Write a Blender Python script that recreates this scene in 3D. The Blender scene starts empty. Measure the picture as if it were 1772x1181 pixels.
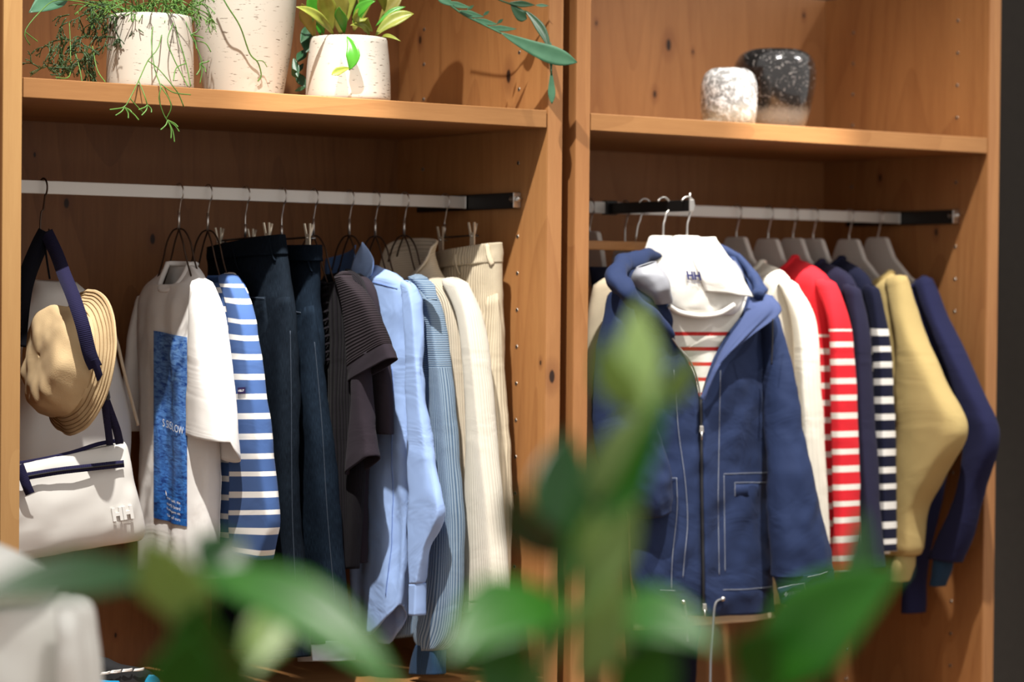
import bpy, math, random
from mathutils import Vector, Matrix, noise
random.seed(7)
PI = math.pi
scene = bpy.context.scene
col = scene.collection

# ------------------------------------------------------------------ camera
FPX, YAW, PITCH, ROLL = 4440.6, .6205, -.0156, .0094
CAM = Vector((-2.038, -4.4291, 1.2622))
FW = Vector((math.sin(YAW)*math.cos(PITCH), math.cos(YAW)*math.cos(PITCH), math.sin(PITCH)))
_R = Vector((math.cos(YAW), -math.sin(YAW), 0)); _U = _R.cross(FW)
RT = _R*math.cos(ROLL)+_U*math.sin(ROLL); UP = _U*math.cos(ROLL)-_R*math.sin(ROLL)
cam = bpy.data.cameras.new('camera'); camo = bpy.data.objects.new('camera', cam); col.objects.link(camo)
camo.matrix_world = Matrix(((RT.x, UP.x, -FW.x, CAM.x), (RT.y, UP.y, -FW.y, CAM.y), (RT.z, UP.z, -FW.z, CAM.z), (0, 0, 0, 1)))
cam.sensor_width = 36; cam.lens = 36*FPX/1772
cam.clip_start = .05
cam.dof.use_dof = True; cam.dof.focus_distance = 5.0; cam.dof.aperture_fstop = 2.8
scene.camera = camo

# ------------------------------------------------------------------ light
w = bpy.data.worlds.new('world'); scene.world = w; w.use_nodes = True
w.node_tree.nodes['Background'].inputs[0].default_value = (1, .95, .90, 1)
w.node_tree.nodes['Background'].inputs[1].default_value = .76

def spot(name, loc, target, watts, size_deg, blend, radius, colr):
    L = bpy.data.lights.new(name, 'SPOT'); L.energy = watts; L.spot_size = math.radians(size_deg)
    L.spot_blend = blend; L.shadow_soft_size = radius; L.color = colr
    o = bpy.data.objects.new(name, L); col.objects.link(o); o.location = loc
    o.rotation_euler = (Vector(target)-Vector(loc)).to_track_quat('-Z', 'Y').to_euler()
    return o
WARM = (1, .96, .89)
spot('spotlight', (-.40, -1.20, 4.09), (.74, .02, 1.02), 980, 40, 1, .028, WARM)
spot('spotlight', (1.45, -1.20, 4.09), (2.08, .02, 1.02), 780, 40, 1, .028, WARM)
spot('spotlight', (4.0, -1.5, 4.2), (2.1, .2, 1.7), 200, 26, .8, .03, WARM)
spot('spotlight', (0.74, -1.3, 4.3), (0.64, .0, 1.60), 1250, 9, 1, .025, WARM)
spot('spotlight', (2.02, -1.3, 4.3), (1.92, .0, 1.60), 1500, 9, 1, .025, WARM)
spot('spotlight', (-1.15, -3.75, 3.7), (-1.02, -2.98, 1.05), 480, 34, .7, .05, (1, .95, .88))
spot('spotlight', (-.25, -2.75, 3.9), (-.62, -1.95, .9), 170, 22, .8, .05, (1, .95, .88))  # added lamp, brightens only the white bag on the plinth
vs = scene.view_settings
vs.view_transform = 'Standard'; vs.look = 'None'; vs.gamma = 1; vs.use_curve_mapping = False
vs.exposure = 0.0

# ------------------------------------------------------------------ measuring
def ray(u, v): return FW+RT*((u-886)/FPX)+UP*((590.5-v)/FPX)
def at(u, v, ax, c):
    d = ray(u, v); return CAM+d*((c-CAM[ax])/d[ax])
def deep(u, v, d): return CAM+ray(u, v)*d

# ------------------------------------------------------------------ objects
def tag(o, label=None, cat=None, group=None, kind=None):
    if label: o['label'] = label
    if cat: o['category'] = cat
    if group: o['group'] = group
    if kind: o['kind'] = kind
    return o
def thing(name, label, cat, loc, group=None):
    o = bpy.data.objects.new(name, None); col.objects.link(o); o.location = loc
    o.empty_display_size = .05
    return tag(o, label, cat, group)
def wloc(o):
    p = Vector((0, 0, 0))
    while o is not None: p += o.location; o = o.parent
    return p
def link(name, me, mat, parent=None, loc=None, smooth=True):
    o = bpy.data.objects.new(name, me); col.objects.link(o)
    if mat and not me.materials: me.materials.append(mat)
    if smooth:
        for p in me.polygons: p.use_smooth = True
    if parent: o.parent = parent
    if loc is not None: o.location = loc
    return o
def mesh(name, V, F, mat, parent=None, uv=None, smooth=True, origin=None, sol=0, bev=0, sub=0):
    base = wloc(parent) if parent else Vector((0, 0, 0))
    org = Vector(origin) if origin is not None else (Vector((0, 0, 0)) if parent is None else base)
    me = bpy.data.meshes.new(name)
    me.from_pydata([tuple(Vector(p)-org) for p in V], [], F)
    if uv:
        L = me.uv_layers.new(name='UVMap')
        i = 0
        for f in me.polygons:
            for k, vi in enumerate(f.vertices):
                L.data[f.loop_start+k].uv = uv[f.index][k] if isinstance(uv[0], (list, tuple)) and isinstance(uv[0][0], (list, tuple)) else uv[vi]
    me.update()
    o = link(name, me, mat, parent, org-base if (parent or origin is not None) else None, smooth)
    if sol:
        m = o.modifiers.new('cloth', 'SOLIDIFY'); m.thickness = sol; m.offset = -1
    if bev:
        m = o.modifiers.new('bevel', 'BEVEL'); m.width = bev; m.segments = 2; m.limit_method = 'ANGLE'
    if sub:
        m = o.modifiers.new('sub', 'SUBSURF'); m.levels = sub; m.render_levels = sub
    return o
def box(name, lo, hi, mat, parent=None, bev=.0015, origin=None):
    x0, y0, z0 = lo; x1, y1, z1 = hi
    V = [(x0, y0, z0), (x1, y0, z0), (x1, y1, z0), (x0, y1, z0), (x0, y0, z1), (x1, y0, z1), (x1, y1, z1), (x0, y1, z1)]
    F = [(0, 3, 2, 1), (4, 5, 6, 7), (0, 1, 5, 4), (1, 2, 6, 5), (2, 3, 7, 6), (3, 0, 4, 7)]
    return mesh(name, V, F, mat, parent, smooth=False, bev=bev, origin=origin)
def cr(P, t):
    """Catmull-Rom through a list of tuples at t in [0, len-1]"""
    n = len(P); i = min(int(t), n-2); s = t-i
    a, b, c, d = P[max(i-1, 0)], P[i], P[i+1], P[min(i+2, n-1)]
    return [.5*((2*q)+(-p+r)*s+(2*p-5*q+4*r-e)*s*s+(-p+3*q-3*r+e)*s**3) for p, q, r, e in zip(a, b, c, d)]
def tube_geo(P, R, n=8, cap=True, steps=0, flat=1.0):
    P = [Vector(p) for p in P]
    if not isinstance(R, (list, tuple)): R = [R]*len(P)
    if steps:
        Q = []; RR = []
        for k in range(steps+1):
            t = k/steps*(len(P)-1)
            c = cr([tuple(p)+(r,) for p, r in zip(P, R)], t); Q.append(Vector(c[:3])); RR.append(max(c[3], 1e-5))
        P, R = Q, RR
    V, F = [], []
    up = None
    for i, p in enumerate(P):
        d = (P[min(i+1, len(P)-1)]-P[max(i-1, 0)])
        d = d.normalized() if d.length > 1e-9 else Vector((0, 0, 1))
        if up is None: up = d.orthogonal().normalized()
        up = (up-d*up.dot(d)); up = up.normalized() if up.length > 1e-6 else d.orthogonal().normalized()
        s = d.cross(up)
        for k in range(n):
            a = 2*PI*k/n
            V.append(p+(up*math.cos(a)+s*math.sin(a)*flat)*R[i])
    for i in range(len(P)-1):
        for k in range(n):
            F.append((i*n+k, i*n+(k+1) % n, (i+1)*n+(k+1) % n, (i+1)*n+k))
    if cap:
        F.append(tuple(range(n-1, -1, -1))); F.append(tuple((len(P)-1)*n+k for k in range(n)))
    return V, F
def tube(name, P, R, mat, parent=None, n=8, steps=0, flat=1.0):
    V, F = tube_geo(P, R, n, True, steps, flat)
    return mesh(name, V, F, mat, parent)
def join_geo(parts):
    V, F = [], []
    for v, f in parts:
        o = len(V); V += list(v); F += [tuple(i+o for i in q) for q in f]
    return V, F
def lathe_geo(prof, n=48, centre=(0, 0, 0), M=None):
    V, F = [], []
    for r, z in prof:
        for k in range(n):
            a = 2*PI*k/n; p = Vector((r*math.cos(a), r*math.sin(a), z))
            if M: p = M @ p
            V.append(p+Vector(centre))
    for i in range(len(prof)-1):
        for k in range(n):
            F.append((i*n+k, i*n+(k+1) % n, (i+1)*n+(k+1) % n, (i+1)*n+k))
    return V, F
def prism(name, pts, a, b, mat, parent=None, axis=0, bev=.001):
    """polygon in the plane across an axis, from a to b along it"""
    def put(p, c):
        q = [0, 0, 0]; q[axis] = c; o = [i for i in range(3) if i != axis]; q[o[0]] = p[0]; q[o[1]] = p[1]; return tuple(q)
    n = len(pts); V = [put(p, a) for p in pts]+[put(p, b) for p in pts]
    F = [tuple(range(n)), tuple(range(2*n-1, n-1, -1))]+[((i+1) % n, i, n+i, n+(i+1) % n) for i in range(n)]
    return mesh(name, V, F, mat, parent, smooth=False, bev=bev)
# ------------------------------------------------------------------ materials
def nodes(name):
    m = bpy.data.materials.new(name); m.use_nodes = True
    nt = m.node_tree; b = nt.nodes['Principled BSDF']
    return m, nt, b
def N(nt, t, **k):
    n = nt.nodes.new(t)
    for a, v in k.items():
        if a.startswith('i_'):
            n.inputs[int(a[2:]) if a[2:].isdigit() else a[2:]].default_value = v
        else: setattr(n, a, v)
    return n
def L(nt, a, b): nt.links.new(a, b)
def math_(nt, op, a, b=None, c=None):
    n = nt.nodes.new('ShaderNodeMath'); n.operation = op
    for i, q in enumerate((a, b, c)):
        if q is None: continue
        if isinstance(q, (int, float)): n.inputs[i].default_value = q
        else: nt.links.new(q, n.inputs[i])
    return n.outputs[0]
def mixc(nt, fac, a, b):
    n = nt.nodes.new('ShaderNodeMix'); n.data_type = 'RGBA'
    for s, q in ((n.inputs[0], fac), (n.inputs[6], a), (n.inputs[7], b)):
        if isinstance(q, (int, float)): s.default_value = q
        elif isinstance(q, (tuple, list)): s.default_value = tuple(q)+((1,) if len(q) == 3 else ())
        else: nt.links.new(q, s)
    return n.outputs[2]
def srgb(r, g, b):
    f = lambda c: (c/255/12.92) if c/255 <= .04045 else ((c/255+.055)/1.055)**2.4
    return (f(r), f(g), f(b))
def plain(name, c, rough=.5, metal=0, coat=0, noise_amt=.0, spec=.5):
    m, nt, b = nodes(name)
    b.inputs['Base Color'].default_value = (*c, 1); b.inputs['Roughness'].default_value = rough
    b.inputs['Metallic'].default_value = metal; b.inputs['Coat Weight'].default_value = coat
    b.inputs['Specular IOR Level'].default_value = spec
    if noise_amt:
        tc = N(nt, 'ShaderNodeTexCoord'); n = N(nt, 'ShaderNodeTexNoise', i_Scale=35.0, i_Detail=4.0); L(nt, tc.outputs['Object'], n.inputs['Vector'])
        L(nt, mixc(nt, n.outputs['Fac'], [q*(1-noise_amt) for q in c], [min(1, q*(1+noise_amt)) for q in c]), b.inputs['Base Color'])
    return m
def fabric(name, c, rough=.92, weave=900., bump=.12, mottled=.12, ribs=None, rib_axis=0, rib_bump=.5, rib_dark=.75, stripes=None,
           scol=None, from_v=-9., sheen=.03, rib_lines=None, crease=.25, rib_pow=2.):
    """cloth: c base colour; ribs = pitch in metres along UV axis; stripes = (period, width) across UV v, starting below from_v"""
    m, nt, b = nodes(name)
    b.inputs['Roughness'].default_value = rough; b.inputs['Sheen Weight'].default_value = sheen
    b.inputs['Specular IOR Level'].default_value = .10
    uv = N(nt, 'ShaderNodeUVMap'); sep = N(nt, 'ShaderNodeSeparateXYZ'); L(nt, uv.outputs[0], sep.inputs[0])
    n1 = N(nt, 'ShaderNodeTexNoise', i_Scale=14.0, i_Detail=5.0, i_Roughness=.6); L(nt, uv.outputs[0], n1.inputs['Vector'])
    n2 = N(nt, 'ShaderNodeTexNoise', i_Scale=weave, i_Detail=1.0); L(nt, uv.outputs[0], n2.inputs['Vector'])
    colr = mixc(nt, n1.outputs['Fac'], [q*(1-mottled) for q in c], [min(1, q*(1+mottled)) for q in c])
    if stripes:
        per, wid = stripes
        fr = math_(nt, 'FRACT', math_(nt, 'DIVIDE', math_(nt, 'ADD', sep.outputs[1], 10*per), per))
        on = math_(nt, 'LESS_THAN', fr, wid/per)
        on = math_(nt, 'MULTIPLY', on, math_(nt, 'GREATER_THAN', sep.outputs[1], from_v))
        colr = mixc(nt, on, colr, scol)
    h = math_(nt, 'MULTIPLY', n2.outputs['Fac'], bump)
    cre = N(nt, 'ShaderNodeTexNoise', i_Scale=9.0, i_Detail=3.0, i_Distortion=1.2); L(nt, uv.outputs[0], cre.inputs['Vector'])
    hbig = math_(nt, 'MULTIPLY', cre.outputs['Fac'], crease*16)
    if ribs:
        ax = sep.outputs[rib_axis]
        if rib_lines:      # rib direction flips below a seam
            fl = math_(nt, 'GREATER_THAN', sep.outputs[1], rib_lines)
            ax = math_(nt, 'ADD', math_(nt, 'MULTIPLY', sep.outputs[0], fl), math_(nt, 'MULTIPLY', sep.outputs[1], math_(nt, 'SUBTRACT', 1., fl)))
        s = math_(nt, 'SINE', math_(nt, 'MULTIPLY', ax, 2*PI/ribs))
        s = math_(nt, 'MULTIPLY_ADD', s, .5, .5)
        colr = mixc(nt, math_(nt, 'POWER', math_(nt, 'SUBTRACT', 1., s), rib_pow), colr, [q*rib_dark for q in c] if not scol or stripes else scol)
        h = math_(nt, 'ADD', h, math_(nt, 'MULTIPLY', s, rib_bump))
    h = math_(nt, 'ADD', h, hbig)
    bp = N(nt, 'ShaderNodeBump', i_Strength=.55, i_Distance=.002); L(nt, h, bp.inputs['Height'])
    L(nt, bp.outputs[0], b.inputs['Normal']); L(nt, colr, b.inputs['Base Color'])
    return m
def denim(name, c, light, fade=.5):
    m, nt, b = nodes(name)
    b.inputs['Roughness'].default_value = .9; b.inputs['Specular IOR Level'].default_value = .04
    uv = N(nt, 'ShaderNodeUVMap')
    mp = N(nt, 'ShaderNodeMapping'); mp.inputs['Scale'].default_value = (900, 70, 1); L(nt, uv.outputs[0], mp.inputs[0])
    n = N(nt, 'ShaderNodeTexNoise', i_Scale=1.0, i_Detail=3.0); L(nt, mp.outputs[0], n.inputs['Vector'])
    n2 = N(nt, 'ShaderNodeTexNoise', i_Scale=9.0, i_Detail=4.0); L(nt, uv.outputs[0], n2.inputs['Vector'])
    f = math_(nt, 'MULTIPLY', math_(nt, 'POWER', n.outputs['Fac'], 2.), math_(nt, 'MULTIPLY', n2.outputs['Fac'], fade*4))
    L(nt, mixc(nt, f, c, light), b.inputs['Base Color'])
    bp = N(nt, 'ShaderNodeBump', i_Strength=.5, i_Distance=.001)
    L(nt, math_(nt, 'ADD', n.outputs['Fac'], math_(nt, 'MULTIPLY', n2.outputs['Fac'], 3.)), bp.inputs['Height']); L(nt, bp.outputs[0], b.inputs['Normal'])
    return m
def wood(name, axis, light=(.40, .202, .084), dark=(.25, .112, .044), knots=(), plane=(0, 2)):
    """oak-like veneer, grain along an axis; knots = (a, b, size) in the two coordinates of plane"""
    light = (light[0], light[1]*.92, light[2]*.78); dark = (dark[0], dark[1]*.9, dark[2]*.78)
    m, nt, b = nodes(name)
    b.inputs['Roughness'].default_value = .48; b.inputs['Specular IOR Level'].default_value = .35
    tc = N(nt, 'ShaderNodeTexCoord'); geo = N(nt, 'ShaderNodeNewGeometry')
    pos = geo.outputs['Position']
    sc = [1., 1., 1.]; sc[axis] = .06
    mp = N(nt, 'ShaderNodeMapping'); mp.inputs['Scale'].default_value = sc; L(nt, pos, mp.inputs[0])
    src = mp.outputs[0]
    n1 = N(nt, 'ShaderNodeTexNoise', i_Scale=9.0, i_Detail=3.0, i_Distortion=.6); L(nt, src, n1.inputs['Vector'])
    n2 = N(nt, 'ShaderNodeTexNoise', i_Scale=95.0, i_Detail=4.0, i_Roughness=.65); L(nt, src, n2.inputs['Vector'])
    n3 = N(nt, 'ShaderNodeTexNoise', i_Scale=420.0, i_Detail=2.0); L(nt, src, n3.inputs['Vector'])
    sc2 = [1., 1., 1.]; sc2[axis] = .16
    mp2 = N(nt, 'ShaderNodeMapping'); mp2.inputs['Scale'].default_value = sc2; L(nt, pos, mp2.inputs[0])
    n4 = N(nt, 'ShaderNodeTexNoise', i_Scale=3.2, i_Detail=1.0); L(nt, mp2.outputs[0], n4.inputs['Vector'])
    rings = math_(nt, 'FRACT', math_(nt, 'MULTIPLY', n4.outputs['Fac'], 16.))
    rings = math_(nt, 'POWER', rings, 3.)
    f = math_(nt, 'ADD', math_(nt, 'MULTIPLY', n1.outputs['Fac'], .55), math_(nt, 'MULTIPLY', n2.outputs['Fac'], .45))
    f = math_(nt, 'ADD', f, math_(nt, 'MULTIPLY', rings, .16))
    f = math_(nt, 'ADD', f, math_(nt, 'MULTIPLY', n3.outputs['Fac'], .2))
    rp = N(nt, 'ShaderNodeMapRange', i_1=.38, i_2=.92); L(nt, f, rp.inputs[0])
    colr = mixc(nt, rp.outputs[0], light, dark)
    if knots:
        sep = N(nt, 'ShaderNodeSeparateXYZ'); L(nt, pos, sep.inputs[0])
        for a, bq, s in knots:
            dx = math_(nt, 'DIVIDE', math_(nt, 'SUBTRACT', sep.outputs[plane[0]], a), s)
            dz = math_(nt, 'DIVIDE', math_(nt, 'SUBTRACT', sep.outputs[plane[1]], bq), s*1.9)
            r2 = math_(nt, 'ADD', math_(nt, 'MULTIPLY', dx, dx), math_(nt, 'MULTIPLY', dz, dz))
            r2 = math_(nt, 'ADD', r2, math_(nt, 'MULTIPLY', math_(nt, 'SUBTRACT', n2.outputs['Fac'], .5), .9))
            core = N(nt, 'ShaderNodeMapRange', i_1=.6, i_2=1.3, i_3=1., i_4=0.); L(nt, r2, core.inputs[0])
            halo = N(nt, 'ShaderNodeMapRange', i_1=.5, i_2=12., i_3=.55, i_4=0.); L(nt, r2, halo.inputs[0])
            colr = mixc(nt, halo.outputs[0], colr, (.19, .07, .028)); colr = mixc(nt, core.outputs[0], colr, (.03, .014, .009))
    L(nt, colr, b.inputs['Base Color'])
    bp = N(nt, 'ShaderNodeBump', i_Strength=.25, i_Distance=.001); L(nt, n2.outputs['Fac'], bp.inputs['Height']); L(nt, bp.outputs[0], b.inputs['Normal'])
    return m
def leafmat(name, c1, c2, rough=.35, trans=.25, spot_amt=0):
    m, nt, b = nodes(name)
    tc = N(nt, 'ShaderNodeTexCoord')
    n = N(nt, 'ShaderNodeTexNoise', i_Scale=28.0 if not spot_amt else 60., i_Detail=3.0); L(nt, tc.outputs['Object'], n.inputs['Vector'])
    L(nt, mixc(nt, n.outputs['Fac'], c1, c2), b.inputs['Base Color'])
    b.inputs['Roughness'].default_value = rough
    out = nt.nodes['Material Output']
    tr = N(nt, 'ShaderNodeBsdfTranslucent'); tr.inputs[0].default_value = (*[min(1, q*1.3) for q in c2], 1)
    mx = N(nt, 'ShaderNodeMixShader'); mx.inputs[0].default_value = trans
    L(nt, b.outputs[0], mx.inputs[1]); L(nt, tr.outputs[0], mx.inputs[2]); L(nt, mx.outputs[0], out.inputs['Surface'])
    return m

# ------------------------------------------------------------------ the room and the cabinets
T, WL, GAP, WR, DEP = .0379, 1.2174, .0363, 1.2225, .5896
XA, XB, XC, XD = -T, 0., WL, WL+T
XE = XD+GAP; XF = XE+T; XG = XF+WR; XH = XG+T
ZFL, ZTOP = .455, 2.06
dark_wall = plain('dark_plaster', (.030, .025, .020), .9, noise_amt=.2)
floor_m = wood('floor_oak', 0, (.30, .17, .08), (.2, .1, .045))
ceil_m = plain('ceiling_paint', (.5, .48, .45), .9)
tag(box('wall_back', (-4, .66, 0), (7, .76, 4.2), dark_wall, bev=0), kind='structure')
tag(box('floor', (-5, -6.5, -.1), (7, .66, 0), floor_m, bev=0), kind='structure')

W_panelL = wood('oak_panel', 2)
k1 = at(880, 132, 0, WL); k2 = at(691, 60, 0, WL)
W_side = wood('oak_side_knots', 2, light=(.46, .24, .10), dark=(.30, .138, .054), knots=[(k1.y, k1.z, .008), (.5, 1.86, .005), (.02, 1.13, .003)], plane=(1, 2))
kb = [at(u, v, 1, DEP) for u, v in ((115, 352), (264, 414), (60, 268), (200, 1100))]
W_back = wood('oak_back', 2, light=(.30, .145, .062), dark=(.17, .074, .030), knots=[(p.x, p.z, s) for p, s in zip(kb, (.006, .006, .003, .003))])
kr = [at(u, v, 1, DEP) for u, v in ((1157, 78), (1133, 163), (1391, 27), (1032, 40), (1199, 90))]
W_backR = wood('oak_back_right', 2, light=(.40, .205, .092), dark=(.26, .12, .050), knots=[(p.x, p.z, s) for p, s in zip(kr, (.008, .005, .004, .003, .003))])
kg = [at(u, v, 0, XG) for u, v in ((1620, 402), (1523, 308))]
W_sideR = wood('oak_side_right', 2, knots=[(p.y, p.z, .005) for p in kg], plane=(1, 2))
kf = at(955, 652, 1, 0)
W_front = wood('oak_edge', 2, light=(.45, .235, .105), dark=(.31, .145, .060), knots=[(kf.x, kf.z, .0075)])
W_shelf = wood('oak_shelf', 0, light=(.40, .212, .090), dark=(.27, .13, .050))
steel = plain('brushed_steel', (.62, .60, .57), .38, 1)
rail_m = plain('satin_rail', (.70, .68, .64), .55, .55)
black_m = plain('black_steel', (.012, .011, .011), .45, .3)
hole_m = plain('hole_dark', (.01, .008, .006), .8)
brass = plain('socket_nickel', (.42, .38, .33), .45, 1)
wire_m = plain('bronze_wire', (.085, .055, .04), .35, .8)

ZSH = 1.671; TSH = .0375
sock_me = None
def sockets(cab, x, ys, zs):
    """shelf-pin sockets: a metal ring with a dark bore on the side panel"""
    global sock_me
    for y in ys:
        for z in zs:
            if sock_me is None:
                V1, F1 = lathe_geo([(.0032, .0003), (.0042, .0006), (.0046, .0)], 10)
                M = Matrix.Rotation(-PI/2, 3, 'Y')
                V1 = [M @ v for v in V1]
                V2, F2 = lathe_geo([(.0001, .0002), (.0034, .0002)], 10); V2 = [M @ v for v in V2]
                V, F = join_geo([(V1, F1), (V2, F2)])
                sock_me = bpy.data.meshes.new('pin_socket'); sock_me.from_pydata([tuple(v) for v in V], [], F)
                sock_me.materials.append(brass); sock_me.materials.append(hole_m)
                for p in sock_me.polygons: p.material_index = 0 if p.index < len(F1) else 1
            o = bpy.data.objects.new('pin_socket', sock_me); col.objects.link(o); o.parent = cab; o.location = Vector((x, y, z))-cab.location
W_post = wood('oak_pale_edge', 2, light=(.56, .355, .165), dark=(.44, .26, .11))  # paler, yellower oak for the leftmost edge band
def cabinet(label, x0, x1, wm, bm, sm, zh, side_l, ZFL):
    c = thing('wardrobe_cabinet', label, 'cabinet', ((x0+x1)/2, .3, 0))
    box('side_panel', (x0-T, .004, 0), (x0, DEP+.02, ZTOP), side_l, c)
    box('side_panel', (x1, .004, 0), (x1+T, DEP+.02, ZTOP), sm, c)
    box('edge_band', (x0-T, 0, 0), (x0, .004, ZTOP), W_post if x0 < .5 else W_front, c, bev=.0008)
    box('edge_band', (x1, 0, 0), (x1+T, .004, ZTOP), W_front, c, bev=.0008)
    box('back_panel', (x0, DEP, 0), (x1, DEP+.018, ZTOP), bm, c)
    s = box('shelf', (x0+.0035, .001, ZSH-TSH), (x1-.0035, DEP-.002, ZSH), W_shelf, c)
    box('base_board', (x0, .0, ZFL-.03), (x1, DEP, ZFL), W_shelf, c)
    for k in range(2):
        h = (ZFL-.03-.06)/2
        d = box('drawer_front', (x0+.004, -.002, .06+k*h+.003), (x1-.004, .016, .06+(k+1)*h-.003), W_shelf, c)
    box('plinth', (x0, .04, 0), (x1, .06, .06), black_m, c)
    sockets(c, x1-.0002, (.1088, .4839), [z for z in [zh-.08*k for k in range(22)] if z > ZFL and not (ZSH-TSH-.01 < z < ZSH+.005)])
    return c
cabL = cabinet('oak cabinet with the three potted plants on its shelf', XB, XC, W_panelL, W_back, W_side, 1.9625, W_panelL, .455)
cabR = cabinet('oak cabinet with the two glass vases on its shelf', XF, XG, W_panelL, W_backR, W_sideR, 1.9663, W_panelL, .25)

nb = thing('wardrobe_cabinet', 'next oak cabinet, only its side beyond the pale post', 'cabinet', (-T-GAP-T/2, .3, 0))
box('side_panel', (-T-GAP-T, .004, 0), (-T-GAP, DEP+.02, ZTOP), W_panelL, nb)
box('edge_band', (-T-GAP-T, 0, 0), (-T-GAP, .004, ZTOP), W_front, nb, bev=.0008)
RY, RZ0, RZ1 = .2955, 1.4675, 1.4945
def rail(label, x0, x1, br):
    t = thing('clothes_rail', label, 'clothes rail', ((x0+x1)/2, RY, RZ0))
    box('bar', (x0+.012, RY-.004, RZ0), (x1-.012, RY+.004, RZ1), rail_m, t)
    V, F = [], []
    for x, s in ((x0, 1), (x1, -1)):
        if s == 1 and not br: continue
        b = box('bracket', (min(x+s*.001, x+s*.009), .098, RZ0-.004), (max(x+s*.001, x+s*.009), .496, RZ1+.004), black_m, t)
        box('end_plate', (min(x+s*.001, x+s*.022), .0955, RZ0-.003), (max(x+s*.001, x+s*.022), .098, RZ1+.003), steel, b)
        tube('clamp_pin', [(x-s*-.012, .085, 1.4835), (x-s*-.012, .118, 1.4835)], .006, steel, b, 12)
        box('end_clip', (min(x+s*.011, x+s*.014), RY-.0055, RZ0-.001), (max(x+s*.011, x+s*.014), RY+.0055, RZ1+.001), steel, b)
    return t
rail('flat satin metal rail hung with the tan hat, white bag and striped tops', XB, XC, True)
rail('flat satin metal rail behind the navy hooded jacket', XF, XG, True)
# face-out arm on the right rail
AX = 1.614
arm = thing('faceout_arm', 'black straight arm reaching forward from the rail to hold the navy jacket', 'display arm', (AX, .15, 1.468))
box('arm_bar', (AX-.006, .0, 1.4665), (AX+.006, RY-.005, 1.4915), black_m, arm)
box('end_cap', (AX-.0068, -.004, 1.4655), (AX+.0068, .0, 1.493), steel, arm)
tube('stop_pin', [(AX, .004, 1.49), (AX, .004, 1.507)], .0028, steel, arm, 10)
box('rail_clamp', (AX-.016, RY-.009, 1.4645), (AX+.016, RY+.009, 1.4975), black_m, arm)

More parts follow.
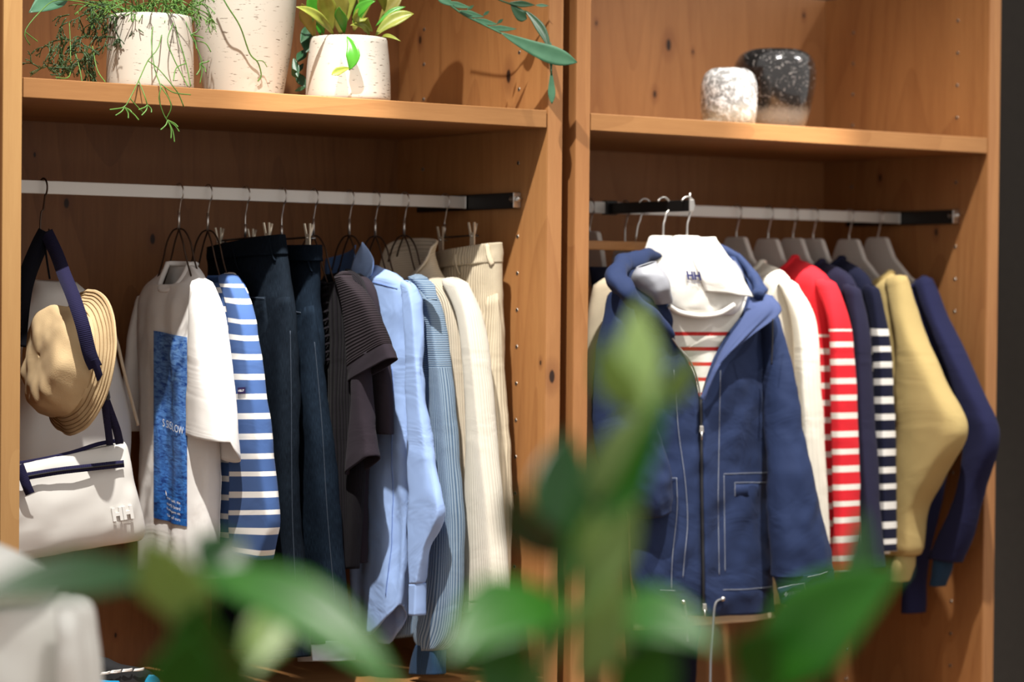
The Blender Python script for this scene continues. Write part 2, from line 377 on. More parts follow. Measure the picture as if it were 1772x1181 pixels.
# ------------------------------------------------------------------ cloth
ZREF = 1.40
SLOT_X = [.36, .4884, .5561, .6457, .7342, .8128, .852, .9031, .9697, 1.0448, 1.1519, 1.277]
SLOT_XR = [1.91, 2.0009, 2.1022, 2.1828, 2.2493, 2.3692, 2.4678, 2.63]
def slot(c):
    for X in (SLOT_X, SLOT_XR):
        for i in range(1, len(X)-1):
            if abs(X[i]-c) < .002: return c-(X[i]+X[i-1])/2-.003, (X[i]+X[i+1])/2-.003-c
    return None
def soft(t): return t if t < .6 else .6+.4*math.tanh((t-.6)/.4)
class Surf: pass
def loft(name, mat, parent, st, ax=0, c=0., n=52, rows=56, amp=.006, crump=.0025, seed=0, vz=False, off=(0, 0, 0), sol=.0022, step=None,
         power=.85, freq=1.0, th0=None, th1=None, build=True, hem=None, shrink=1.0):
    """cloth tube through stations ((far px), (near px), half thickness[, front dip[, back dip]]) measured on the plane axis = c"""
    rnd = random.Random(seed*13+5)
    e = Vector((-1, 0, 0)) if ax == 0 else Vector((0, -1, 0))
    k = 1.4 if ax == 0 else .71
    off = Vector(off)
    sl_ = slot(c) if ax == 0 else None
    S = []
    if name in ('sleeve', 'leg'):        # rounded head that sinks into the shoulder or hip
        q0 = st[0]; cu, cv = (q0[0][0]+q0[1][0])/2, (q0[0][1]+q0[1][1])/2
        def sh_(p, k_, dv): return (cu+(p[0]-cu)*k_, cv+(p[1]-cv)*k_+dv)
        st = [(sh_(q0[0], .3, -11), sh_(q0[1], .3, -11), q0[2]*.25)+((0, 0, q0[5]) if len(q0) > 5 else ()), (sh_(q0[0], .75, -6), sh_(q0[1], .75, -6), q0[2]*.7)+((0, 0, q0[5]) if len(q0) > 5 else ())]+list(st)
    for q in st:
        cq = q[5] if len(q) > 5 else c+off[ax]; a = at(*q[0], ax, cq); b = at(*q[1], ax, cq); cc = (a+b)/2; h = (b-a)/2*shrink
        s = h.length; th = q[2]
        if sl_: th = min(th, .45*(sl_[0]+sl_[1]))
        qq = (2/power)/((2/power)-1); wd = max(s**qq-(th*k)**qq, (.42*s)**qq)**(1/qq); h = h*(wd/s)
        S.append((*cc, *h, th, q[3] if len(q) > 3 else 0., q[4] if len(q) > 4 else 0.))
    # even rows by length
    dist = [0.]
    for i in range(1, len(S)): dist.append(dist[-1]+max((Vector(S[i][:3])-Vector(S[i-1][:3])).length, 1e-4))
    tot = dist[-1]
    def station(t):
        d = t*tot; i = 0
        while i < len(S)-2 and dist[i+1] < d: i += 1
        return cr(S, i+min(1., max(0., (d-dist[i])/(dist[i+1]-dist[i]))))
    fr = [(rnd.uniform(5, 9)*freq, rnd.uniform(0, 6.3), rnd.uniform(.5, 1)), (rnd.uniform(10, 16)*freq, rnd.uniform(0, 6.3), rnd.uniform(.3, .6)), (rnd.uniform(18, 26)*freq, rnd.uniform(0, 6.3), rnd.uniform(.1, .25))]
    def point(th, t, lift=0.):
        s = station(t); cc = Vector(s[:3]); h = Vector(s[3:6]); b = s[6]
        C, Sn = math.cos(th), math.sin(th)
        Cp = math.copysign(abs(C)**power, C); Sp = math.copysign(abs(Sn)**power, Sn)
        yl = Cp*h.length; sgn = 1 if Sn >= 0 else -1
        A = amp*(.2+.8*min(1, t*1.6))
        f = 0
        for fq, ph, am in fr: f += am*math.sin(2*PI*fq*yl+ph*sgn+1.6*noise.noise(Vector((t*tot*2.2, fq, seed))))
        rg = noise.noise(Vector((yl*9*freq, t*tot*2.4, seed*3.1+sgn)))
        f = .55*f+1.1*(1-2.4*abs(rg))*.6
        cr2 = noise.noise(Vector((yl*17+3*t, t*tot*13, seed*1.7+sgn*5)))+.5*noise.noise(Vector((yl*38, t*tot*30, seed+sgn*9)))
        d = A*f*min(1, abs(Sn)*1.5)+crump*cr2*min(1, abs(Sn)*2+.3)
        if step and sgn > 0: d += step[1]*max(-1, min(1, (Cp-step[0])*7))*min(1, t*3)
        p = cc+h*Cp*(1+.25*crump*cr2/max(h.length, .02))+e*(b*Sp+d*sgn)
        if sl_:
            dx_ = p.x-c; lm_ = sl_[0] if dx_ < 0 else sl_[1]; p.x = c+math.copysign(lm_*soft(abs(dx_)/lm_), dx_)
        p += e*lift*sgn
        p.z -= s[7]*max(0, Sn)**.7+s[8]*max(0, -Sn)**.7
        if hem: p.z += hem(Cp, Sn)*max(0, (t-.82)/.18)
        return p
    o = None
    if build:
        V, UV, F = [], [], []
        ring = 2*PI
        per = sum(4*(abs(Vector(s[3:6]).length)+.3*s[6]) for s in S)/len(S)
        closed = th0 is None
        for i in range(rows+1):
            t = i/rows
            z0 = station(t)[2]
            for j in range(n+(0 if closed else 1)):
                if closed: th = -PI/2+ring*j/n
                else:
                    a0, a1 = th0(t), th1(t); th = a0+(a1-a0)*j/n
                p = point(th, t); V.append(p)
                UV.append((th/ring*per, (ZREF-p.z) if vz else (ZREF-S[0][2])+t*tot))
        m = n if closed else n+1
        F = []; FU = []
        for i in range(rows):
            for j in range(n):
                j2 = (j+1) % m
                F.append((i*m+j, i*m+j2, (i+1)*m+j2, (i+1)*m+j))
                uu = [UV[i*m+j], UV[i*m+j2], UV[(i+1)*m+j2], UV[(i+1)*m+j]]
                if closed and j == n-1:
                    uu[1] = (uu[1][0]+per, uu[1][1]); uu[2] = (uu[2][0]+per, uu[2][1])
                FU.append(uu)
        o = mesh(name, V, F, mat, parent, uv=FU, sol=sol)
    s = Surf(); s.p = point; s.o = o; s.tot = tot; s.station = station
    return s
def tofv(s, v_px_z):
    """t on a surface for a wanted height"""
    lo, hi = 0., 1.
    for _ in range(30):
        m = (lo+hi)/2
        if s.station(m)[2] > v_px_z: lo = m
        else: hi = m
    return (lo+hi)/2
def patch(name, mat, parent, s, c0, c1, z0, z1, lift=.0012, nu=24, nv=40, front=True, thick=0.):
    """a piece lying on a lofted surface: c across (-1 far .. 1 near), z heights; UV runs 0..1"""
    V, F, UV = [], [], []
    for i in range(nv+1):
        z = z0+(z1-z0)*i/nv; t = tofv(s, z)
        for j in range(nu+1):
            cc = c0+(c1-c0)*j/nu; cc = max(-.999, min(.999, cc))
            th = math.acos(math.copysign(abs(cc)**(1/.85), cc)); th = th if front else -th
            V.append(s.p(th, t, lift)); UV.append((j/nu, i/nv))
    for i in range(nv):
        for j in range(nu):
            a = i*(nu+1)+j; F.append((a, a+nu+1, a+nu+2, a+1))
    return mesh(name, V, F, mat, parent, uv=UV, sol=thick)
def strip(name, mat, parent, s, pts, width, lift=.0015, n=40):
    """narrow band lying on a surface through (c, z) points"""
    V, F = [], []
    for i in range(n+1):
        cz = cr([tuple(q) for q in pts], i/n*(len(pts)-1)); t = tofv(s, cz[1])
        cc = max(-.999, min(.999, cz[0])); th = math.acos(math.copysign(abs(cc)**(1/.85), cc))
        V.append(s.p(th, t, lift))
    P = V; W = []
    for i, p in enumerate(P):
        d = (P[min(i+1, n)]-P[max(i-1, 0)]).normalized(); side = d.cross(Vector((-1, 0, 0)) if abs(d.x) < .9 else Vector((0, 0, 1)))
        if side.length < .1: side = d.cross(Vector((0, -1, 0)))
        side.normalize(); W += [p-side*width/2, p+side*width/2]
    for i in range(n): F.append((2*i, 2*i+1, 2*i+3, 2*i+2))
    return mesh(name, W, F, mat, parent, sol=.0006)
def spx(s, u, v, lift):
    """front point of a lofted surface under a measured pixel"""
    lo, hi = 0., 1.
    for _ in range(22):
        m = (lo+hi)/2
        if pxv(s.station(m)[:3])[1] < v: lo = m
        else: hi = m
    t = (lo+hi)/2; a, b = .02, PI-.02
    for _ in range(20):
        m = (a+b)/2
        if pxv(s.p(m, t))[0] > u: a = m
        else: b = m
    return s.p((a+b)/2, t, lift)
def pxv(P):
    v = Vector(P)-CAM; d = v.dot(FW); return 886+FPX*v.dot(RT)/d, 590.5-FPX*v.dot(UP)/d
def px_patch(name, mat, parent, s, u0, u1, v0, v1, lift=.002, nu=20, nv=40, slope=0., thick=0.):
    V, F, UV = [], [], []
    for i in range(nv+1):
        for j in range(nu+1):
            V.append(spx(s, u0+(u1-u0)*j/nu, v0+(v1-v0)*i/nv+slope*j/nu, lift)); UV.append((j/nu, i/nv))
    for i in range(nv):
        for j in range(nu):
            a = i*(nu+1)+j; F.append((a, a+nu+1, a+nu+2, a+1))
    return mesh(name, V, F, mat, parent, uv=UV, sol=thick)
def px_strip(name, mat, parent, s, pts, r, lift=.002, n=30):
    Q = [cr([tuple(q) for q in pts], i/n*(len(pts)-1)) for i in range(n+1)]
    return tube(name, [spx(s, q[0], q[1], lift) for q in Q], r, mat, parent, 5)
def on_px(s, um, vm, wpx, hpx, lift=.004, slope=0.):
    return lambda a, b: spx(s, um+a*wpx, vm-b*hpx+slope*a, lift)
def text_geo(body, squash=1.0, bold=0.):
    cu = bpy.data.curves.new('lettering', 'FONT'); cu.body = body; cu.align_x = 'CENTER'; cu.align_y = 'CENTER'; cu.offset = bold
    cu.resolution_u = 3
    o = bpy.data.objects.new('lettering', cu); col.objects.link(o)
    dg = bpy.context.evaluated_depsgraph_get(); me = bpy.data.meshes.new_from_object(o.evaluated_get(dg))
    V = [(v.co.x*squash, v.co.y) for v in me.vertices]; F = [tuple(p.vertices) for p in me.polygons]
    bpy.data.objects.remove(o); bpy.data.curves.remove(cu); bpy.data.meshes.remove(me)
    w = max(v[0] for v in V)-min(v[0] for v in V); h = max(v[1] for v in V)-min(v[1] for v in V)
    cx = (max(v[0] for v in V)+min(v[0] for v in V))/2; cy = (max(v[1] for v in V)+min(v[1] for v in V))/2
    return [((x-cx)/w, (y-cy)/h) for x, y in V], F      # in a unit box
def lettering(name, body, mat, parent, fn, bold=0.):
    V, F = text_geo(body, 1, bold)
    return mesh(name, [fn(x, y) for x, y in V], F, mat, parent, smooth=False)

# ------------------------------------------------------------------ hangers
def hook_pts(x, y0, ztop, zstem, r=.0185, fwd=1):
    """S-curve of a hanger hook over a bar whose top is ztop, hook plane x = const"""
    P = []
    cz = ztop-r+.004
    for k in range(15):
        a = math.radians(150-k*(150+62)/14)         # from the open back end over the top to the front
        P.append(Vector((x, y0-fwd*r*math.cos(a), cz+r*math.sin(a))))
    P.append(Vector((x, y0-fwd*.004, cz-r*1.75))); P.append(Vector((x, y0, cz-r*2.4))); P.append(Vector((x, y0, zstem)))
    return P
def wire_hanger(label, x, zs=1.395, drop=.115, half=.19, cat='hanger', tilt=0.):
    t = thing('wire_hanger', label, cat, (x, RY, zs-drop), 'bronze wire hangers on the left rail')
    tube('hook', hook_pts(x, RY, RZ1, zs+.035), .0017, steel, t, 8, 40)
    tube('ferrule', [(x, RY, zs+.04), (x, RY, zs+.002)], .0028, steel, t, 10)
    G = []
    for dx in (-.009, .009):
        for s in (-1, 1):
            P = [(x, RY, zs+.004), (x+dx*.7, RY+s*.014, zs-.001), (x+dx, RY+s*.034, zs-.024), (x+dx, RY+s*.052, zs-.062), (x+dx, RY+s*.075, zs-.1), (x+dx, RY+s*half, zs-drop)]
            G.append(tube_geo(P, .0019, 7, True, 24))
        G.append(tube_geo([(x+dx, RY-half, zs-drop), (x+dx, RY+half, zs-drop)], .0019, 7))
    V, F = join_geo(G); mesh('shoulder_wires', V, F, wire_m, t)
    return t
clip_m = plain('clip_tin', (.74, .66, .52), .4, .5)
def clip(t, x, y, z, turn=0.):
    """spring clip: two-pronged handle above, jaw below, with a bar pin"""
    pts = [(-.0085, -.03), (.0085, -.03), (.008, -.004), (.0135, .028), (.0085, .028), (.005, .006), (-.005, .006), (-.0085, .028), (-.0135, .028), (-.008, -.004)]
    V = []; n_ = len(pts)
    for dx in (-.0075, -.0045):
        for q in pts: V.append((x+dx-(.003 if q[1] > .02 else 0), y+q[0], z+q[1]))
    F = [tuple(range(n_)), tuple(range(2*n_-1, n_-1, -1))]+[((i+1) % n_, i, n_+i, n_+(i+1) % n_) for i in range(n_)]
    c = mesh('clip', V, F, clip_m, t, smooth=False)
    tube('tongue', [(x-.002, y, z-.002), (x+.004, y, z+.026)], .0034, clip_m, c, 6)
    tube('spring_pin', [(x-.011, y, z-.002), (x+.011, y, z-.002)], .002, steel, c, 8)
    return c
def clip_hanger(label, x, y0, y1, zb):
    t = thing('clip_hanger', label, 'hanger', (x, RY, zb-.02), 'clip hangers on the left rail')
    tube('hook', hook_pts(x, RY, RZ1, zb+.012), .0017, steel, t, 8, 40)
    tube('ferrule', [(x, RY, zb+.03), (x, RY, zb+.002)], .0028, steel, t, 10)
    tube('cross_bar', [(x, y0-.012, zb+.003), (x, RY, zb), (x, y1+.012, zb-.004)], .0022, wire_m, t, 8)
    for y in (y0, y1): clip(t, x, y, zb+(.003 if y == y0 else -.004))
    return t
def broad_hanger(label, x, ytop=1.418, mat=None, grp='broad white hangers on the right rail', ax=0, y=RY, hook=True, zr=RZ1, k=1.):
    """flat broad-shouldered hanger, its plane across the given axis"""
    t = thing('broad_hanger', label, 'hanger', (x, y, ytop-.15), grp)
    pts = [(-.036, -.004), (-.03, 0), (.03, 0), (.036, -.004), (.06, -.05), (.115, -.098), (.175, -.128), (.178, -.15), (.11, -.135), (0, -.125), (-.11, -.135), (-.178, -.15), (-.175, -.128), (-.115, -.098), (-.06, -.05)]
    pts = [(a if abs(a) < .05 else math.copysign(.05+(abs(a)-.05)*k, a), b) for a, b in pts]
    if ax == 0:
        prism('panel', [(y+a, ytop+b) for a, b in pts], x-.007, x+.007, mat, t, 0, .004)
        P = hook_pts(x, y, zr, ytop-.01)
    else:
        prism('panel', [(x+a, ytop+b) for a, b in pts], y-.009, y+.009, mat, t, 1, .004)
        P = [Vector((x+(q.y-y), y, q.z)) for q in hook_pts(x, y, zr, ytop-.01, fwd=-1)]
    tube('hook', P, .0026 if ax else .002, steel, t, 8, 40)
    return t

# ------------------------------------------------------------------ the left rail
RXY = [.183, .4884, .5561, .6457, .7342, .8128, .9031, .9697, 1.0448, 1.1519]
M_white = fabric('white_cotton', (.80, .775, .75), bump=.1)
M_navyst = fabric('blue_white_stripe', srgb(66, 92, 142), stripes=(.0385, .0115), scol=(.82, .80, .77))
M_denim1 = denim('black_blue_denim', (.0016, .0024, .0042), (.024, .038, .058), .34)
M_denim2 = denim('dark_blue_denim', (.0016, .0028, .0055), (.022, .040, .068), .36)
M_denim_in = fabric('denim_reverse', srgb(150, 158, 166), weave=500, mottled=.3)
M_stitch = plain('thread_grey', srgb(34, 44, 58), .8)
M_knit = fabric('dark_brown_knit', srgb(44, 37, 42), ribs=.0062, rib_axis=1, rib_bump=1.6, rib_dark=.28)
M_knitv = fabric('dark_brown_knit_body', srgb(28, 25, 30), ribs=.0055, rib_axis=0, rib_bump=1.2, rib_dark=.3)
M_brown = fabric('charcoal_jersey', srgb(46, 40, 47), bump=.08)
M_shirt = fabric('light_blue_poplin', srgb(158, 186, 236), bump=.05, mottled=.05, crease=.4)
M_shirt_shade = fabric('light_blue_poplin_shaded', srgb(86, 118, 170), bump=.08)  # same shirt cloth, shadow on the far collar put into the colour
M_bstripe = fabric('blue_fine_stripe_knit', srgb(146, 164, 182), ribs=.0046, rib_bump=.7, scol=srgb(66, 94, 124), rib_lines=.300, rib_pow=1.6)
M_bcuff = fabric('navy_rib_cuff', srgb(46, 72, 104), ribs=.004, rib_axis=0)
M_cream = fabric('cream_rib_knit', srgb(214, 201, 180), ribs=.0062, rib_axis=0, rib_bump=1.3, rib_dark=.72)
M_creamp = fabric('cream_flat_knit', srgb(224, 217, 202), ribs=.0042, rib_axis=0, rib_bump=.5, rib_dark=.9)
M_cord = fabric('cream_corduroy', srgb(212, 198, 172), ribs=.0058, rib_axis=0, rib_bump=1.3, rib_dark=.74)

def z_of(u, v, x): return at(u, v, 0, x).z
def base(x, u, v):
    p = at(u, v, 0, x); return (x, RY, p.z)

# white T-shirt with the sea print
x = RXY[1]
wire_hanger('bronze wire hanger holding the white printed T-shirt', x, 1.402, .155, .115)
g = thing('t_shirt', 'white short-sleeved T-shirt with a tall blue sea print', 't-shirt', base(x, 245, 1000))
body = loft('body', M_white, g, [((282, 456), (334, 458), .03, .055, .0), ((266, 476), (350, 476), .032, .02), ((248, 504), (366, 512), .034), ((238, 548), (372, 560), .04), ((241, 700), (376, 720), .044), ((245, 850), (376, 870), .05), ((243, 985), (374, 1003), .055)], c=x, amp=.010, seed=1, vz=True, step=(.28, .006), crump=.003, n=128, rows=90)
loft('sleeve', M_white, g, [((336, 486), (366, 500), .025), ((332, 530), (383, 545), .036), ((330, 600), (391, 620), .042), ((327, 680), (400, 700), .048), ((325, 748), (409, 768), .052, .0, .05)], c=x, off=(-.016, 0, 0), amp=.006, seed=2, rows=36)
loft('sleeve', M_white, g, [((240, 520), (268, 520), .025), ((231, 585), (262, 585), .034), ((228, 660), (258, 660), .04), ((226, 744), (252, 748), .04)], c=x, amp=.006, seed=3, rows=30)
V = [body.p(-PI/2+2*PI*k/40, .0) for k in range(41)]
tube('neck_rib', V, .0058, M_white, g, 8)
# the print
sm, nt, b = nodes('sea_print')
uv = N(nt, 'ShaderNodeUVMap'); mp = N(nt, 'ShaderNodeMapping'); mp.inputs['Scale'].default_value = (3.2, 34, 1); L(nt, uv.outputs[0], mp.inputs[0])
n1 = N(nt, 'ShaderNodeTexNoise', i_Scale=1.6, i_Detail=5.0, i_Roughness=.62, i_Distortion=.9); L(nt, mp.outputs[0], n1.inputs['Vector'])
sp = N(nt, 'ShaderNodeSeparateXYZ'); L(nt, uv.outputs[0], sp.inputs[0])
rp = N(nt, 'ShaderNodeMapRange', i_1=.36, i_2=.68); L(nt, n1.outputs['Fac'], rp.inputs[0])
cA = mixc(nt, rp.outputs[0], srgb(18, 70, 150), srgb(120, 165, 220)); cB = mixc(nt, rp.outputs[0], srgb(8, 40, 105), srgb(40, 122, 210))
L(nt, mixc(nt, sp.outputs[1], cA, cB), b.inputs['Base Color']); b.inputs['Roughness'].default_value = .55
zp0, zp1 = z_of(296, 574, x), z_of(296, 897, x)
px_patch('sea_print', sm, g, body, 268, 326, 573, 897, .003, 60, 80, slope=6)
M_ink = plain('white_ink', (.85, .85, .85), .7)
def on_body(s, cm, zm, cw, zh, lift=.0032, slope=0.):
    def fn(px, py):
        cc = max(-.99, min(.99, cm+px*cw)); z = zm+py*zh-slope*px
        th = math.acos(math.copysign(abs(cc)**(1/.85), cc)); return s.p(th, tofv(s, z), lift)
    return fn
lettering('print_lettering', 'S SISLOW', M_ink, g, on_px(body, 304, 734, 36, 13, .006, slope=8), -.005)
for i, t_ in enumerate(('I', 'me salt, the', 'nuch board', 'lumpen ait', 'tar of ours')):
    lettering('print_small_line', t_, M_ink, g, on_px(body, 305 if i else 292, 852+9.5*i, 23 if i else 2, 5.5, .006, slope=5))

# blue and white striped long-sleeved top
x = RXY[2]
wire_hanger('bronze wire hanger holding the blue striped top', x, 1.400, .155, .115)
g = thing('striped_shirt', 'blue top with thin white stripes and long sleeves, beside the printed T-shirt', 'top', base(x, 400, 970))
loft('body', M_navyst, g, [((352, 478), (402, 470), .028, .03), ((342, 500), (420, 490), .034), ((338, 560), (432, 545), .042), ((348, 760), (424, 760), .046), ((362, 955), (426, 950), .052)], c=x, amp=.008, seed=4, vz=True)
sl = loft('sleeve', M_navyst, g, [((378, 484), (414, 484), .024), ((392, 548), (440, 556), .036), ((396, 690), (457, 690), .042), ((397, 830), (474, 830), .046), ((396, 905), (481, 905), .046), ((400, 958), (466, 972), .036)], c=x, off=(-.014, 0, 0), amp=.006, seed=5)
loft('sleeve', M_navyst, g, [((345, 520), (372, 520), .024), ((340, 620), (372, 620), .036), ((345, 800), (374, 800), .04), ((352, 950), (376, 950), .036)], c=x, amp=.006, seed=6, rows=40)
M_tag = fabric('dark_purple_label', srgb(44, 30, 78))
zt = z_of(418, 676, x)
px_patch('sleeve_label', M_tag, g, sl, 413, 427, 671, 682, .003, 6, 5, slope=-1)
lettering('label_lettering', 'HELLY', M_ink, g, on_px(sl, 421, 676, 10, 3.5, .005, -1), .02)

def trousers(label, name, x, hips, near, far, mat, seed, loops=(), rows=60):
    g = thing(name, label, 'trousers', base(x, *near[-1][0]))
    hp = loft('hips', mat, g, hips, c=x, amp=.005, seed=seed, rows=34, crump=.004)
    ng = loft('leg', mat, g, near, c=x, off=(-.012, 0, 0), amp=.006, seed=seed+1, rows=rows, crump=.0035)
    if far: loft('leg', mat, g, far, c=x, off=(.006, 0, 0), amp=.006, seed=seed+2, rows=rows, crump=.003)
    return g, hp, ng
# jeans
x = RXY[3]
clip_hanger('clip hanger gripping the black-blue jeans', x, .192, .398, 1.389)
g, hp, lg = trousers('straight black-blue jeans with a turned hem, clipped at the waist', 'jeans', x,
    [((361, 433), (491, 409), .026), ((361, 480), (501, 478), .036), ((364, 560), (512, 560), .05), ((372, 690), (506, 690), .03)],
    [((430, 540), (504, 520), .012), ((432, 650), (516, 640), .05), ((436, 780), (516, 780), .05), ((438, 900), (519, 900), .05), ((434, 1020), (528, 1020), .055), ((430, 1122), (534, 1118), .055), ((430, 1142), (535, 1137), .055)],
    [((362, 580), (445, 580), .03), ((364, 700), (450, 700), .045), ((368, 900), (450, 900), .045), ((372, 1120), (450, 1125), .05)], M_denim1, 10)
wb = loft('waistband', M_denim1, g, [((360, 430), (492, 405), .028), ((360, 452), (497, 440), .036)], c=x, amp=.002, seed=10, rows=8, off=(-.002, 0, 0))
def belt_loop(g, s_, u, v0, v1, mat):
    P = [spx(s_, u+8*i/8, v0+(v1-v0)*i/8, .002+.005*math.sin(PI*i/8)**.5) for i in range(9)]
    V, F = tube_geo(P, .0055, 8, True, 16, .35); return mesh('belt_loop', V, F, mat, g)
belt_loop(g, hp, 470, 420, 456, M_denim1); belt_loop(g, hp, 408, 432, 470, M_denim1)
zq = z_of(465, 514, x)
patch('pocket', M_denim1, g, hp, -.05, .72, zq, zq-.12, .003, 14, 14, thick=.002)
strip('pocket_edge', M_stitch, g, hp, [(-.05, zq+.004), (.3, zq), (.72, zq-.004)], .0024, .005)
px_strip('side_seam', M_stitch, g, lg, [(503, 580), (505, 700), (507, 900), (518, 1110)], .0009, .001)
strip('hem_stitch', M_stitch, g, lg, [(-.8, z_of(480, 1122, x)), (0, z_of(480, 1124, x)), (.9, z_of(480, 1121, x))], .0014, .001)

x = RXY[4]
clip_hanger('clip hanger gripping the dark blue cuffed jeans', x, .176, .414, 1.389)
g, hp, lg = trousers('dark blue jeans with rolled pale cuffs, clipped beside the knitted tee', 'jeans', x,
    [((440, 428), (553, 428), .026), ((446, 500), (551, 500), .036), ((450, 600), (556, 600), .046), ((458, 700), (556, 700), .026)],
    [((476, 560), (546, 540), .012), ((488, 700), (565, 690), .045), ((500, 800), (577, 800), .05), ((510, 950), (592, 950), .052), ((520, 1085), (604, 1080), .055), ((522, 1115), (606, 1112), .055)],
    [((440, 600), (500, 600), .03), ((445, 800), (510, 800), .045), ((450, 1100), (515, 1100), .05)], M_denim2, 14)
loft('waistband', M_denim2, g, [((438, 426), (557, 424), .03), ((441, 452), (556, 452), .036)], c=x, amp=.002, seed=14, rows=8, off=(-.002, 0, 0))
loft('rolled_cuff', M_denim_in, g, [((516, 1108), (613, 1108), .06), ((515, 1126), (615, 1126), .066), ((517, 1144), (612, 1144), .062)], c=x, off=(-.012, 0, 0), amp=.003, seed=15, rows=10, sol=.004)
belt_loop(g, hp, 534, 430, 470, M_denim2)
zq = z_of(525, 539, x)
strip('pocket_edge', M_stitch, g, hp, [(.25, zq+.012), (.5, zq+.002), (.85, zq-.004)], .0026, .002)
px_strip('side_seam', M_stitch, g, lg, [(545, 600), (558, 740), (568, 900), (584, 1080)], .0008, .001)

# knitted tee
x = RXY[5]
wire_hanger('bronze wire hanger holding the dark brown knitted tee', x, 1.395, .155, .115)
g = thing('knitted_tee', 'dark brown ribbed knit tee with a wide banded sleeve', 'top', base(x, 590, 985))
kb_ = loft('body', M_knitv, g, [((556, 476), (604, 464), .028, .03), ((550, 500), (630, 488), .034), ((550, 570), (640, 560), .042), ((556, 700), (634, 700), .05), ((570, 850), (630, 850), .055), ((584, 985), (622, 985), .06)], c=x, amp=.007, seed=20, vz=True)
ks = loft('sleeve', M_knit, g, [((578, 486), (612, 476), .024), ((592, 530), (640, 512), .036), ((598, 585), (662, 556), .042), ((601, 640), (677, 592), .046)], c=x, off=(-.018, 0, 0), amp=.004, seed=21, rows=36)
loft('inner_sleeve', M_brown, g, [((606, 590), (640, 580), .012), ((608, 690), (644, 680), .024), ((604, 770), (650, 755), .028), ((601, 826), (653, 785), .028)], c=x, off=(-.014, 0, 0), amp=.006, seed=24, rows=34)
loft('sleeve_band', M_brown, g, [((601, 636), (676, 590), .047), ((603, 664), (687, 617), .05)], c=x, off=(-.018, 0, 0), amp=.003, seed=21, rows=10)
for i in range(11):
    z = 1.30-.017*i; tq = tofv(kb_, z)
    a = kb_.p(math.acos(-.35), tq, .003); b2 = kb_.p(math.acos(-.1), tofv(kb_, z+.006), .003)
    tube('ladder_stitch', [a, (a+b2)/2+Vector((-.003, 0, 0)), b2], .0032, M_knitv, g, 6)
# charcoal tee tucked behind
x = .852
g = thing('t_shirt', 'charcoal jersey T-shirt hanging behind the knit sleeve, sleeve hems showing', 't-shirt', base(x, 600, 980))
loft('body', M_brown, g, [((590, 480), (622, 472), .022), ((580, 510), (650, 500), .026), ((580, 600), (660, 600), .03), ((590, 800), (640, 800), .034), ((596, 975), (634, 975), .036)], c=x, amp=.006, seed=22, vz=True)
loft('sleeve', M_brown, g, [((615, 520), (652, 515), .022), ((618, 600), (670, 600), .03), ((628, 680), (679, 690), .034), ((636, 748), (681, 753), .034)], c=x, amp=.005, seed=23, rows=34)

# light blue shirt
x = RXY[6]
wire_hanger('bronze wire hanger holding the light blue shirt', x, 1.397, .155, .115)
g = thing('shirt', 'light blue poplin shirt with a collar, long cuffed sleeve and rounded tail', 'shirt', base(x, 650, 1095))
def tail(C, Sn): return -.026*(1-C*C)+.028*max(0, C)-(.022 if Sn < 0 else 0)*(1-C*C)
sb = loft('body', M_shirt, g, [((586, 470), (652, 458), .032, .03), ((584, 500), (700, 484), .036), ((588, 560), (714, 530), .046), ((598, 700), (714, 700), .052), ((606, 880), (708, 880), .058), ((611, 1010), (702, 1010), .062), ((613, 1085), (698, 1070), .064)], c=x, amp=.014, seed=30, vz=True, hem=tail, crump=.006)
ss = loft('sleeve', M_shirt, g, [((688, 488), (724, 508), .024), ((695, 560), (732, 560), .036), ((699, 690), (740, 690), .042), ((702, 800), (753, 800), .046), ((704, 880), (769, 886), .046), ((704, 950), (748, 945), .042), ((705, 1012), (735, 1010), .034)], c=x, off=(-.012, 0, 0), amp=.006, seed=31, crump=.009, rows=80)
loft('cuff', M_shirt, g, [((704, 1012), (735, 1010), .036), ((705, 1064), (732, 1067), .036)], c=x, off=(-.012, 0, 0), amp=.0015, seed=32, rows=10, crump=.001, sol=.003)
# collar: a standing back part and a folded leaf on the near side
def px_sheet(name, mat, g, rowsL, rowsR, ax, c, bulge=0., off=(0, 0, 0), n=14, m=18, sol=.002, seed=0, wob=.002, uvs=1.):
    """cloth sheet between two px polylines on a plane, bulged towards the camera"""
    V, F, UV = [], [], []; o = Vector(off); e = Vector((-1, 0, 0)) if ax == 0 else Vector((0, -1, 0))
    for i in range(m+1):
        a = cr([(*q, 0.)[:3] if len(q) == 2 else q for q in rowsL], i/m*(len(rowsL)-1)); b = cr([(*q, 0.)[:3] if len(q) == 2 else q for q in rowsR], i/m*(len(rowsR)-1))
        A = at(a[0], a[1], ax, c+o[ax]-a[2]); B = at(b[0], b[1], ax, c+o[ax]-b[2])
        for j in range(n+1):
            s = j/n; p = A.lerp(B, s)+e*(bulge*math.sin(PI*s)+wob*noise.noise(Vector((s*4, i/m*4, seed+.5))))
            V.append(p); UV.append((s*(A-B).length*uvs, ZREF-p.z))
    for i in range(m):
        for j in range(n):
            a = i*(n+1)+j; F.append((a, a+n+1, a+n+2, a+1))
    return mesh(name, V, F, mat, g, uv=UV, sol=sol)
px_sheet('collar_stand', M_shirt_shade, g, [(563, 448), (560, 500)], [(614, 424), (608, 505)], 0, x, -.02, (.02, 0, 0), seed=2)
px_sheet('collar', M_shirt, g, [(628, 419), (612, 450), (597, 505)], [(629, 420), (646, 450), (642, 478)], 0, x, .004, (-.020, 0, 0), seed=3, wob=.001)
px_sheet('collar', M_shirt, g, [(597, 505), (600, 512), (628, 518)], [(642, 478), (645, 470), (646, 452)], 0, x, .004, (-.021, 0, 0), seed=4, wob=.001)
M_shirt_st = plain('pale_thread', srgb(120, 150, 215), .8)
